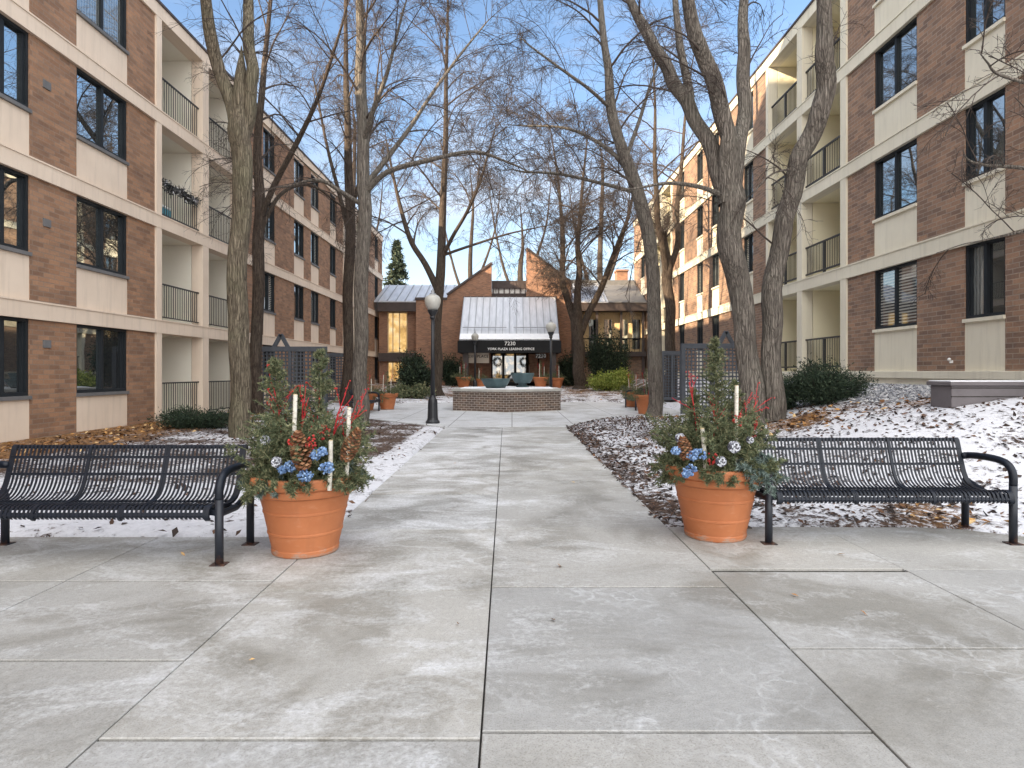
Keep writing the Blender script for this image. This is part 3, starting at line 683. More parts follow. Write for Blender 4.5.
mb = MB(); mb.sphere((DR - 0.07, 13.3, 1.72), 0.036, 12, 8); mb.box(DR - 0.06, DR + .02, 13.28, 13.32, 1.64, 1.70); mb.build('spotlight', M['white'], right_b)

# ------------------------------------------------------------------ entrance building
def entrance():
    Y = 43.0; g = 0.2
    root = thing('entrance_building', (0, Y, 0.5), 'brick leasing office with two pointed gable walls and a sloped metal canopy', 'building')
    # two pointed walls
    w = MB(); w.prism([(-6.66, g), (-1.42, g), (-1.42, 8.94), (-4.5, 6.72), (-4.5, 6.44), (-6.66, 6.44)], 'y', Y, Y + 0.6); w.build('gable_wall', M['brick_c'], root)
    w = MB(); w.prism([(1.0, g), (4.09, g), (4.09, 7.55), (1.0, 9.91)], 'y', Y - 0.25, Y + 0.5); w.build('gable_wall', M['brick_c'], root)
    for (xa, za, xb, zb, yy) in ((-4.52, 6.74, -1.40, 8.96, Y), (1.0, 9.93, 4.12, 7.56, Y - 0.25)):
        m = MB(); m.bar((xa, yy + 0.27, za + 0.07), (xb, yy + 0.27, zb + 0.07), 0.75, 0.13); m.build('gable_coping', M['dark_trim'], root)
    m = MB(); m.box(-6.72, -4.5, Y - 0.06, Y + 0.66, 6.44, 6.62); m.build('gable_coping', M['dark_trim'], root)
    # clerestory between them
    m = MB(); m.box(-1.42, 1.0, Y + 0.8, Y + 1.1, 6.3, 7.0); m.box(-1.42, 1.0, Y + 0.8, Y + 1.1, 7.35, 7.9); m.build('clerestory_fascia', M['dark_trim'], root)
    m = MB(); m.box(-1.42, 1.0, Y + 0.9, Y + 1.0, 6.6, 7.36); c = m.build('clerestory_window', M['white'], root)
    f = MB()
    for x in np.linspace(-1.35, 0.92, 7): f.box(x, x + 0.07, Y + 0.84, Y + 0.9, 6.6, 7.35)
    f.build('frame', M['dark_trim'], c)
    # lobby wall below the canopy
    m = MB(); m.box(-3.9, -1.45, Y - 0.3, Y - 0.02, g, 3.5); m.build('lobby_wall', M['brick_c'], root)
    m = MB(); m.box(1.9, 3.4, Y - 0.55, Y - 0.27, g, 3.5); m.build('lobby_wall', M['brick_c'], root)
    m = MB(); m.box(-1.42, 1.88, Y - 0.2, Y - 0.05, 2.85, 6.2); m.build('transom', M['black_trim'], root)
    for i, x in enumerate((-1.42, -0.60, 0.22, 1.05)):
        d = MB(); fw = 0.09
        d.box(x, x+fw, Y-0.25, Y-0.15, 0.5, 2.85); d.box(x+0.82-fw, x+0.82, Y-0.25, Y-0.15, 0.5, 2.85)
        d.box(x+fw, x+0.82-fw, Y-0.25, Y-0.15, 2.7, 2.85); d.box(x+fw, x+0.82-fw, Y-0.25, Y-0.15, 0.5, 0.75)
        do = d.build('door', M['black_trim'], root)
        p = MB(); p.box(x+fw, x+0.82-fw, Y-0.21, Y-0.19, 0.75, 2.7); p.build('pane', M['lobby_glass'], do)
        h = MB(); h.tube([(x+0.14 if i % 2 else x+0.68, Y-0.30, 1.3), (x+0.14 if i % 2 else x+0.68, Y-0.30, 1.9)], 0.02, 8); h.build('handle', M['seam'], do)
    # canopy
    yt, zt, yb, zb = Y - 0.28, 6.60, 39.0, 3.45
    xa, xb = -3.32, 3.0
    c = MB(); c.prism([(yb, zb), (yt, zt), (yt, zt - 0.18), (yb + 0.2, zb - 0.15)], 'x', xa, xb); co = c.build('canopy_roof', M['metal_roof'], root)
    s = MB(); nv = np.array([0, -(zt - zb), (yt - yb)]); nv = nv / np.linalg.norm(nv)
    for x in np.linspace(xa + 0.03, xb - 0.03, 15): s.obox(np.array([x, (yt+yb)/2, (zt+zb)/2]) + nv*0.03, (0.014, 0, 0), ((0, (yt-yb)/2, (zt-zb)/2)), nv*0.03)
    s.build('roof_seam', M['seam'], co)
    t = 0.24; s = MB()
    for xx0, xx1 in ((xa + 0.15, -0.35), (0.1, xb - 0.15)):
        s.bar(np.array([xx0, yb + (yt-yb)*t, zb + (zt-zb)*t]) + nv*0.14, np.array([xx1, yb + (yt-yb)*t, zb + (zt-zb)*t]) + nv*0.14, 0.05, 0.05)
    s.build('snow_guard', M['seam'], co)
    s = MB(); s.obox(np.array([(xa+xb)/2, yb + (yt-yb)*0.065, zb + (zt-zb)*0.065]) + nv*0.035, ((xb-xa)/2 - 0.02, 0, 0), (0, (yt-yb)*0.06, (zt-zb)*0.06), nv*0.03); s.build('snow_strip', M['snow'], co)
    s = MB(); s.box(xa - 0.03, xb + 0.03, yt, yt + 0.22, zt - .06, zt + 0.06); s.build('ridge_cap', M['dark_trim'], co)
    f = MB(); f.box(xa - 0.10, xb + 0.10, yb - 0.08, yb + 0.14, 2.66, zb - 0.02); f.box(xa - 0.1, xa + 0.1, yb + .14, Y - 0.3, 2.66, 3.38); f.box(xb - 0.1, xb + 0.1, yb + .14, Y - 0.56, 2.66, 3.38)
    f.box(xa + .1, xb - .1, yb + 0.14, Y - 0.56, 3.1, 3.2)
    fo = f.build('canopy_fascia', M['black_trim'], root)
    for x in (xa + 0.2, xb - 0.55):
        p = MB(); p.box(x, x + 0.35, yb + 0.3, yb + 0.65, 0.3, 3.1); p.build('canopy_post', M['dark_trim'], root)
    # triangular canopy sides
    for x in (xa, xb):
        p = MB(); p.prism([(yb + 0.3, 3.38), (yt, 3.38), (yt, zt - 0.2)], 'x', x - 0.04, x + 0.04); p.build('canopy_side', M['dark_trim'], root)
    def text(body, size, x, y, z, mat, name, parent, ext=0.012):
        cu = bpy.data.curves.new(name, 'FONT'); cu.body = body; cu.size = size; cu.align_x = 'CENTER'; cu.align_y = 'CENTER'; cu.extrude = ext
        cu.materials.append(mat); cu.space_character = 1.06; cu.offset = 0.003
        tmp = bpy.data.objects.new(name, cu); COL.objects.link(tmp); bpy.context.view_layer.update()
        me = bpy.data.meshes.new_from_object(tmp.evaluated_get(bpy.context.evaluated_depsgraph_get())); me.name = name
        bpy.data.objects.remove(tmp)
        o = bpy.data.objects.new(name, me); COL.objects.link(o); o.parent = parent
        pr = parent
        while pr.parent: pr = pr.parent
        o.location = Vector((x, y, z)) - pr.location; o.rotation_euler = (R(90), 0, 0)
        return o
    text('7230', 0.33, wx(510, 38.9), yb - 0.10, 3.23, M['letter'], 'lettering', fo)
    text('YORK PLAZA LEASING OFFICE', 0.205, wx(511, 38.9), yb - 0.10, 2.89, M['letter'], 'lettering', fo)
    # hanging board signs
    sg = thing('hanging_sign', (wx(478, 40), 40.0, 2.0), 'beige two-panel board sign hanging under the canopy beside the doors', 'sign')
    for (xa_, xb_, tx) in ((466.5, 474, 'APT'), (476.5, 489, 'RENTAL')):
        b = MB(); b.box(wx(xa_, 40), wx(xb_, 40), 39.97, 40.03, wz(363, 40), wz(353, 40)); bo = b.build('board', M['sign_board'], sg)
        w_ = (xb_ - xa_)
        text('7230' if w_ < 9 else 'PLACE', 0.21 if w_ < 9 else 0.25, wx((xa_+xb_)/2, 40), 39.965, wz(356.5, 40), M['ink'], 'lettering', sg, 0.004)
        for x in (xa_ + 1, xb_ - 1):
            b = MB(); b.tube([(wx(x, 40), 40, wz(353, 40)), (wx(x, 40), 40, 3.1)], 0.012, 6); b.build('hanger', M['black_trim'], sg)
    sg = thing('number_sign', (wx(541.5, 40), 40.0, 2.2), 'small dark number board reading 7230 hanging right of the doors', 'sign')
    b = MB(); b.box(wx(535.5, 40), wx(546, 40), 39.98, 40.03, wz(358.5, 40), wz(353.5, 40)); b.build('board', M['dark_trim'], sg)
    text('7230', 0.32, wx(540.8, 40), 39.97, wz(356, 40), M['letter'], 'lettering', sg, 0.004)
    for x in (537, 544.5):
        b = MB(); b.tube([(wx(x, 40), 40, wz(353.5, 40)), (wx(x, 40), 40, 3.1)], 0.012, 6); b.build('hanger', M['black_trim'], sg)
    # left wing with warm lit glazing
    yw = 43.6
    m = MB(); m.box(-9.35, -8.75, yw, yw + 0.3, g, 5.7); m.box(-7.35, -6.68, yw, yw + 0.3, g, 5.7); m.box(-8.75, -7.35, yw+.02, yw + 0.3, 2.22, 2.74); m.build('wing_wall', M['brick_c'], root)
    m = MB(); m.box(-9.35, -6.68, yw - 0.25, yw + 0.02 - .03, 2.2, 2.78); m.build('wing_floor_edge', M['dark_trim'], root)
    m = MB(); m.box(-9.35, -6.68, yw - 0.45, yw - 0.2, 5.68, 6.29); m.box(-9.35, -6.68, yw - .2, yw + 4, 5.7, 5.85); m.build('wing_fascia', M['dark_trim'], root)
    m = MB(); m.prism([(yw - 0.5, 6.30), (yw - 0.5, 6.38), (yw + 3.6, 8.06), (yw + 3.6, 7.98)], 'x', -9.6, -2.0); r1 = m.build('wing_roof', M['metal_roof'], root)
    s = MB()
    for x in np.arange(-9.3, -2.2, 0.62): s.bar((x, yw - 0.5, 6.42), (x, yw + 3.6, 8.10), 0.04, 0.07)
    s.build('roof_seam', M['seam'], r1)
    for za, zb2 in ((2.80, 5.66), (0.75, 2.18)):
        w = MB()
        for x in (-8.75, -8.42, -7.95, -7.43): w.box(x, x + 0.07, yw + 0.05, yw + 0.15, za, zb2)
        w.box(-8.68, -7.43, yw + 0.05, yw + 0.15, za, za + 0.08); w.box(-8.68, -7.43, yw + 0.05, yw + 0.15, zb2 - 0.08, zb2)
        wo = w.build('window', M['wood_tan'], root)
        p = MB(); p.box(-8.70, -7.40, yw + 0.09, yw + 0.11, za + .08, zb2 - .08); p.build('pane', M['lit_glass'], wo)
    # right wing: covered gallery of tan cladding
    m = MB(); m.box(4.1, 9.4, yw - 0.45, yw - 0.15, 5.72, 6.25); m.box(4.1, 9.4, yw - .15, yw + 4, 5.74, 5.86); m.build('wing_fascia', M['dark_trim'], root)
    m = MB(); m.prism([(yw - 0.5, 6.26), (yw - 0.5, 6.34), (yw + 3.6, 8.2), (yw + 3.6, 8.12)], 'x', 3.6, 6.7); r2 = m.build('wing_roof', M['metal_roof'], root)
    s = MB()
    for x in np.arange(3.8, 6.7, 0.45): s.bar((x, yw - 0.5, 6.38), (x, yw + 3.6, 8.24), 0.04, 0.07)
    s.build('roof_seam', M['seam'], r2)
    m = MB(); m.prism([(yw - 0.5, 6.26), (yw - 0.5, 6.32), (yw + 3.6, 8.1), (yw + 3.6, 8.0)], 'x', 6.705, 9.4); m.build('wing_roof', M['sill'], root)
    m = MB(); m.box(3.6, 9.4, yw + 3.6, yw + 4.0, 7.9, 8.45); m.build('ridge_fascia', M['sill'], root)
    m = MB(); m.box(4.1, 9.4, yw + 0.75, yw + 1.0, 2.9, 5.72); gw = m.build('gallery_wall', M['wood_tan'], root)
    for x in (4.4, 5.5, 6.6, 7.7, 8.6):
        w = MB(); w.box(x, x + 0.55, yw + 0.70, yw + 0.745, 3.1, 5.2); w.build('window', M['glass'], gw)
    m = MB()
    for x in (4.15, 5.9, 7.6, 9.15): m.box(x, x + 0.16, yw - 0.05, yw + 0.12, g, 5.72)
    m.build('gallery_post', M['dark_trim'], root)
    m = MB(); m.box(4.1, 9.4, yw - 0.2, yw + 2.4, 2.55, 2.88); m.build('gallery_floor', M['dark_trim'], root)
    m = MB(); m.box(4.1, 9.4, yw - 0.02, yw + 0.03, 3.75, 3.83)
    for x in np.arange(4.4, 9.3, 0.35): m.box(x, x + 0.03, yw - 0.01, yw + 0.02, 2.88, 3.75)
    m.build('railing', M['black_trim'], root)
    m = MB(); m.box(4.1, 9.4, yw + 0.3, yw + 0.6, g, 2.55); m.build('wing_wall', M['brick_r'], root)
    d = MB(); d.box(wx(612, yw), wx(625, yw), yw + 0.2, yw + 0.29, 0.6, 2.5); d.build('door', M['cream_r'], root)
    ch = MB(); ch.box(wx(616, 50), wx(627, 50), 49.6, 50.6, 6, 9.5); ch.box(wx(615.3, 50), wx(627.7, 50), 49.5, 50.7, 9.5, 9.65); ch.build('chimney', M['brick_c'], root)
    bl = MB(); bl.box(-9.6, 9.6, yw + 4.0, yw + 10, g, 7.6); bl.build('rear_block', M['brick_c'], root)
    # wreaths
    for i, (x, lab) in enumerate(((-1.0, 'round green wreath on the entrance door nearest the beige board sign'), (0.85, 'round green wreath on the entrance door nearest the 7230 number board'))):
        t = thing('wreath', (x, Y - 0.32, 2.15), lab, 'wreath', 'wreaths on the entrance doors')
        a = rng.uniform(0, 2*math.pi, 420); b = rng.uniform(0, 2*math.pi, 420); rr = 0.27 + 0.09*np.cos(b)
        c = np.stack([x + rr*np.cos(a), Y - 0.32 + 0.05*np.sin(b), 2.15 + rr*np.sin(a)], -1)
        d = rng.normal(0, 1, (420, 3)); d /= np.linalg.norm(d, axis=1)[:, None]; e = np.cross(d, rng.normal(0, 1, (420, 3))); e /= np.linalg.norm(e, axis=1)[:, None]
        mb = MB(); mb.add(np.stack([c - e*0.012, c + e*0.012, c + d*0.11], 1).reshape(-1, 3), np.arange(1260).reshape(-1, 3)); mb.build('greenery', M['yew'], t)
        mb = MB(); mb.tube([(x + 0.27*math.cos(q), Y - 0.30, 2.15 + 0.27*math.sin(q)) for q in np.linspace(0, 2*math.pi, 25)], 0.035, 6, False); mb.build('ring', M['soil'], t)
entrance()

# ------------------------------------------------------------------ trees
def crom(pts, m=5):
    P = np.array(pts, float); P = np.vstack([2*P[0]-P[1], P, 2*P[-1]-P[-2]]); out = []
    for i in range(1, len(P)-2):
        for t in np.linspace(0, 1, m, endpoint=False):
            a, b, c, d = P[i-1], P[i], P[i+1], P[i+2]
            out.append(0.5*((2*b)+(-a+c)*t+(2*a-5*b+4*c-d)*t*t+(-a+3*b-3*c+d)*t**3))
    out.append(P[-2]); return np.array(out)
def spawn(P, Rd, M_, tmin, tmax, Ls, ang, up, K, r, rfac=0.6, droop=0.0, jit=0.12, tip=0.25, minr=0.004, angj=0.25, maxr=9.0):
    n, k, _ = P.shape
    t = r.uniform(tmin, tmax, (n, M_)); t = (np.arange(M_)[None] + r.uniform(0, 1, (n, M_))) / M_ * (tmax - tmin) + tmin
    ft = t*(k-1); i = np.clip(ft.astype(int), 0, k-2); fr = (ft - i)[..., None]
    ii = np.arange(n)[:, None]
    S = P[ii, i]*(1-fr) + P[ii, i+1]*fr
    T = P[ii, i+1] - P[ii, i]; T /= np.linalg.norm(T, axis=2, keepdims=True) + 1e-9
    r0 = (Rd[ii, i]*(1-fr[..., 0]) + Rd[ii, i+1]*fr[..., 0])
    plen = np.linalg.norm(np.diff(P, axis=1), axis=2).sum(1)[:, None]
    Q = r.normal(0, 1, (n, M_, 3)); Q -= (Q*T).sum(-1, keepdims=True)*T; Q /= np.linalg.norm(Q, axis=2, keepdims=True) + 1e-9
    a = ang + r.normal(0, angj, (n, M_))
    D = T*np.cos(a)[..., None] + Q*np.sin(a)[..., None]
    D[..., 2] += up; D /= np.linalg.norm(D, axis=2, keepdims=True)
    Ln = (Ls(plen, t) if callable(Ls) else Ls) * r.uniform(0.55, 1.15, (n, M_))
    N_ = n*M_; S = S.reshape(N_, 3); D = D.reshape(N_, 3); Ln = Ln.reshape(N_)
    rb = np.clip(np.minimum(r0.reshape(N_)*rfac, maxr), minr, None)
    out = np.zeros((N_, K, 3)); out[:, 0] = S; d = D.copy(); st = (Ln/(K-1))[:, None]
    for q in range(1, K):
        d = d + r.normal(0, jit, (N_, 3)); d[:, 2] -= droop*q/K; d /= np.linalg.norm(d, axis=1, keepdims=True)
        out[:, q] = out[:, q-1] + d*st
    rr = rb[:, None]*np.linspace(1, tip, K)[None]; rr = np.maximum(rr, minr*0.8)
    return out, rr
def tree(name, Y, limbs, barkm, label, seed, L1=3.3, n1=13, n2=9, n3=7, twig=0.5, base=None, group='bare winter trees in the courtyard', mirror=False, t1=0.3, up1=0.25, minr=0.0034, limb_r=1.0, drp=0.10, mr=0.04):
    r = np.random.default_rng(seed)
    x0, y0 = limbs[0][0][0], limbs[0][0][1]
    loc = (wx(x0, Y), Y, float(gz(wx(x0, Y), Y)))
    root = thing(name, loc, label, 'tree', group)
    tr, cr = MB(), MB(); allP = []
    for li, lb in enumerate(limbs):
        pts = []
        for p in lb:
            x, y, rad = p[0], p[1], p[2]; dy = p[3] if len(p) > 3 else 0.0
            yy = Y + dy; pts.append((wx(x, yy), yy, wz(y, yy), rad*limb_r))
        if pts[-1][3] > 0.012:      # carry every limb on to a fine tip
            a_, b_ = np.array(pts[-2]), np.array(pts[-1]); dd = b_[:3] - a_[:3]; dd = dd/np.linalg.norm(dd)
            le = min(1.8, max(0.6, b_[3]*28))
            pts.append(tuple(b_[:3] + dd*le*.5 + np.array([0, r.normal(0, .1), .02*le])) + (b_[3]*.6,)); pts.append(tuple(b_[:3] + dd*le + np.array([0, r.normal(0, .2), -.05*le])) + (.007,))
        c = crom(pts, 6)
        if li == 0:
            c[0, 2] = loc[2] - 0.25
        rad = np.maximum(c[:, 3], 0.006)
        P = c[:, :3].copy()
        hz = np.arange(len(P)); fq = r.uniform(.25, .7, 3); pp0 = r.uniform(0, 6.28, 3)
        P += (rad*0.16)[:, None]*np.sin(hz[:, None]*fq[None] + pp0[None])*np.array([1, 1, 0.0])
        sides = 18 if Y < 15 else 12
        v, q = tubes(P[None], rad[None], sides)
        # uneven section
        ang = np.tile(np.linspace(0, 2*math.pi, sides, endpoint=False), len(P))
        cen = np.repeat(P, sides, 0)
        hh = np.repeat(np.arange(len(P)), sides)
        ph = r.uniform(0, 6.28, 3)
        v = cen + (v - cen)*(1 + 0.055*np.sin(3*ang + ph[0] + hh*0.13) + 0.04*np.sin(5*ang + ph[1] - hh*0.21) + r.normal(0, 0.012, len(v)))[:, None]
        tr.add(v, q)
        # resample for spawning
        s = np.linspace(0, len(P)-1, 16); i = np.clip(s.astype(int), 0, len(P)-2); f = (s - i)[:, None]
        allP.append((P[i]*(1-f) + P[i+1]*f, rad[i]*(1-f[:, 0]) + rad[i+1]*f[:, 0], li == 0))
    for P, rad, is0 in allP:
        ln = np.linalg.norm(np.diff(P, axis=0), axis=1).sum()
        zt = t1 if is0 else 0.26
        nn = max(3, int(n1 * min(1.3, ln/6.0)))
        B1 = spawn(P[None], rad[None], nn, zt, 0.98, lambda pl, t: L1*(1.25 - 0.65*t), 0.95, up1, 12, r, 0.40, drp*1.6, 0.055, 0.2, 0.010, 0.22, mr*max(1, L1/3.3))
        B2 = spawn(*B1, n2, 0.18, 1.0, lambda pl, t: pl*(0.60 - 0.28*t), 0.70, 0.08, 7, r, 0.50, drp*1.6, 0.075, 0.3, 0.0055)
        B3 = spawn(*B2, n3, 0.15, 1.0, lambda pl, t: np.maximum(pl*0.45, twig*0.6)*(1.1-0.4*t), 0.62, 0.05, 5, r, 0.55, 0.16, 0.09, 0.4, minr)
        B4 = spawn(*B3, 2, 0.2, 0.95, lambda pl, t: np.maximum(pl*0.5, twig*0.4), 0.6, 0.05, 3, r, 0.6, 0.05, 0.2, 0.5, minr*0.8)
        for (pp, rr), sd in ((B1, 6), (B2, 4), (B3, 3), (B4, 3)):
            v, q = tubes(pp, rr, sd); cr.add(v, q)
    tr.build('trunk', barkm, root, smooth=True)
    cr.build('crown', M['twig'], root, smooth=True)
    return root
tree('bare_tree', 13.2, [
    [(243,456,.36),(242,438,.27),(240,400,.24),(238,350,.235),(238,300,.235),(240,240,.23),(242,190,.23),(242,150,.245),(241,122,.25)],
    [(240,135,.18),(230,104,.165),(221,75,.155),(213,45,.15,-.2),(206,5,.13,-.4),(198,-60,.10,-.8),(185,-150,.05,-1)],
    [(243,135,.18),(250,100,.155),(252,72,.145),(249,45,.14,.2),(248,0,.12,.5),(252,-70,.09,.8),(258,-160,.04,1)]],
    M['bark_olive'], 'olive-barked tree forking in two above the left lawn, nearest the left bench', 1, n1=5, t1=0.97, n2=6, n3=6, L1=2.2, mr=0.022, limb_r=.86)
tree('bare_tree', 19.7, [
    [(256,424,.24),(256,405,.20),(257,340,.18),(258,260,.175),(259,215,.17),(258,150,.125),(262,90,.095),(268,30,.07,.3),(275,-60,.04,.5)],
    [(259,222,.10),(274,185,.09,-.2),(297,143,.08,-.5),(316,102,.06,-.8),(331,60,.05,-1),(345,15,.03,-1.2)],
    [(259,235,.07),(280,195,.06,.4),(310,185,.05,.8),(340,205,.03,1.0)]],
    M['bark_brown'], 'slim dark tree just behind the olive-barked forked tree', 2, n1=13, t1=0.42)
tree('bare_tree', 25, [
    [(346,402,.26),(347,380,.21),(348,310,.20),(350,240,.19),(349,170,.165),(347,110,.13),(346,50,.09),(345,-30,.05)],
    [(349,235,.10),(338,190,.08,.4),(326,140,.06,.8),(316,90,.04,1.2)],
    [(350,215,.09),(362,170,.07,-.4),(372,120,.05,-.8),(378,70,.03,-1)]],
    M['bark_brown'], 'dark tree half hidden behind the straight grey trunk near the left lamp post', 3, n1=13, t1=0.4)
tree('bare_tree', 18, [
    [(361,430,.33),(360,415,.25),(360,380,.215),(361,330,.205),(364,240,.20),(364,180,.19),(362,120,.17),(361,60,.15),(360,0,.11),(362,-90,.06)],
    [(364,194,.09),(388,172,.075,-.3),(430,160,.06,-.6),(475,152,.045,-.9),(512,164,.03,-1)],
    [(364,186,.085),(385,160,.075,.2),(410,128,.06,.5),(432,94,.05,.8),(456,60,.04,1.0),(482,28,.025,1.2)],
    [(363,142,.08),(372,115,.07,-.5),(383,85,.055,-.9),(392,55,.045,-1.2),(402,15,.03,-1.5)],
    [(362,205,.07),(342,192,.06,-.3),(318,180,.05,-.5),(290,186,.03,-.7)]],
    M['bark_grey'], 'tall straight grey tree beside the left lattice screen, its long limbs reaching over the path', 4, n1=14, t1=0.45)
tree('bare_tree', 33, [
    [(438,399,.40),(437,385,.30),(437,360,.27),(437,330,.26),(440,275,.245),(443,220,.19),(445,150,.15),(446,90,.11),(447,40,.08),(448,-20,.04)],
    [(438,292,.19),(425,264,.16,.3),(412,242,.14,.6),(402,212,.11,.9),(394,180,.08,1.2),(388,150,.05,1.4)],
    [(440,262,.12),(452,238,.10,-.4),(467,212,.085,-.8),(481,178,.07,-1.2),(492,140,.04,-1.5)],
    [(441,256,.08),(470,246,.07,.6),(508,234,.05,1.2),(545,226,.03,1.6)]],
    M['bark_brown'], 'wide spreading bare tree rising in front of the left pointed gable wall', 5, L1=4.8, n1=15, n3=9, t1=0.45, twig=0.8, minr=0.008)
tree('bare_tree', 19.7, [
    [(655,424,.33),(655,410,.25),(655,385,.23),(655,340,.22),(652,280,.21),(648,230,.205),(637,190,.20),(622,150,.185),(612,110,.16),(608,70,.13),(604,40,.11),(598,-30,.08),(592,-120,.04)],
    [(634,192,.065),(600,183,.055,-.3),(560,174,.045,-.5),(525,172,.03,-.7)],
    [(624,162,.07),(596,141,.06,.4),(565,128,.045,.7),(528,126,.03,1.0)],
    [(612,110,.06),(590,90,.05,-.5),(560,68,.04,-.8),(530,46,.025,-1)],
    [(626,158,.07),(638,125,.06,.4),(648,92,.05,.6),(660,60,.03,.8)]],
    M['bark_grey'], 'grey tree leaning toward the path beside the right lattice screen', 6, n1=11, t1=0.4)
tree('bare_tree', 28, [
    [(671,380,.28),(671,360,.24),(670,320,.23),(668,290,.225),(667,268,.23)],
    [(667,275,.16),(661,242,.14,-.3),(657,210,.12,-.5),(655,165,.09,-.7),(655,110,.06,-.8),(653,50,.03,-.9)],
    [(668,275,.15),(677,246,.13,.3),(677,215,.12,.6),(681,170,.09,.8),(685,120,.06,1.0),(692,65,.03,1.2)]],
    M['bark_brown'], 'dark tree dividing into a V behind the right lattice screen', 7, L1=3.2, n1=13, t1=0.9)
tree('bare_tree', 12, [
    [(757,446,.50),(753,428,.33),(750,400,.25),(748,360,.215),(745,320,.22),(738,282,.23),(732,250,.245),(731,215,.25),(729,190,.25)],
    [(772,446,.36),(773,430,.25),(773,400,.21),(772,350,.195),(772,310,.205),(776,270,.19),(783,230,.185),(790,200,.19),(797,165,.185,-.1),(808,140,.19,-.2),(820,115,.185,-.3),(826,85,.18,-.4),(825,55,.17,-.5),(824,20,.14,-.6),(825,-60,.10,-.8),(830,-170,.05,-1)],
    [(729,205,.20),(716,163,.165,.1),(701,130,.15,.2),(688,105,.145,.3),(676,85,.14,.4),(664,62,.135,.5),(652,43,.125,.6),(635,10,.10,.8),(608,-50,.06,1)],
    [(729,205,.20),(730,160,.18),(727,135,.17,-.1),(722,110,.165,-.2),(712,80,.16,-.3),(703,55,.155,-.4),(695,30,.14,-.5),(685,-20,.11,-.7),(675,-110,.06,-1)],
    [(731,200,.17),(738,155,.15,.2),(743,120,.145,.4),(744,90,.14,.5),(743,55,.135,.6),(744,20,.11,.7),(748,-60,.07,1)],
    [(690,108,.10,.3),(686,75,.09,.5),(680,43,.08,.7),(675,0,.06,.9)],
    [(724,196,.055),(700,187,.045,-.2),(670,183,.035,-.4),(638,188,.02,-.6)],
    [(797,168,.022,-.1),(772,174,.018,-.3),(752,194,.012,-.4)]],
    M['bark_grey'], 'large grey tree of two thick stems from one base behind the right bench', 8, n1=4, t1=0.97, n2=7, n3=6, L1=2.2, mr=0.022, limb_r=.93)
tree('bare_tree', 38, [
    [(580,393,.55),(580,382,.40),(579,365,.35),(578,340,.33),(577,320,.34)],
    [(577,326,.26),(568,302,.22,.3),(563,285,.20,.5),(563,258,.17,.8),(562,225,.13,1.0),(559,185,.08,1.2),(552,140,.04,1.4)],
    [(578,324,.24),(578,292,.21),(579,268,.18,-.3),(578,240,.15,-.5),(581,205,.11,-.8),(586,150,.05,-1)],
    [(580,334,.24),(590,312,.21,.2),(600,290,.19,.4),(610,265,.17,.6),(620,240,.14,.8),(629,213,.10,1.0),(636,175,.05,1.2)]],
    M['bark_brown'], 'tan-barked tree branching into three in front of the right gable wall', 9, L1=4.4, n1=16, n3=9, t1=0.97, twig=0.8, minr=0.008, up1=0.4)
for (px, Yb, topy, sd, lab) in ((520, 66, 215, 21, 'distant bare tree rising behind the clerestory between the gables'), (600, 62, 150, 22, 'distant bare tree behind the chimney'), (352, 60, 110, 23, 'distant bare tree beyond the far end of the shaded apartment block'), (470, 75, 180, 24, 'distant bare tree behind the left pointed gable')):
    tree('bare_tree', Yb, [[(px,385,.45),(px+2,320,.36),(px,270,.28),(px+3,topy+30,.16),(px+1,topy,.06)],
        [(px,310,.2),(px-14,275,.16,.8),(px-24,235,.1,1.5),(px-30,195,.05,2)], [(px,300,.2),(px+15,262,.15,-.8),(px+26,225,.09,-1.5),(px+30,190,.05,-2)]],
        M['bark_brown'], lab, sd, L1=5.0, n1=11, n2=7, n3=5, t1=0.5, twig=1.1, minr=0.012, group='distant bare trees behind the buildings')
# near tree whose trunk stands just right of the view; its twigs hang in front of the right block
tree('bare_tree', 8.6, [
    [(1125,440,.26),(1125,330,.2),(1122,220,.18),(1126,120,.15),(1130,20,.11),(1132,-80,.05)],
    [(1123,250,.06),(1085,200,.05,.2),(1045,172,.035,.4),(985,165,.02,.6)],
    [(1125,150,.06),(1090,110,.05,-.1),(1050,90,.03,-.2),(1000,75,.02,-.3)],
    [(1124,200,.05),(1100,210,.04,.5),(1050,225,.03,.9),(985,240,.015,1.3)]],
    M['bark_grey'], 'tree just outside the right edge, its thin twigs crossing the near right windows', 31, L1=1.3, n1=9, t1=0.5, n2=6, n3=5, twig=0.3)

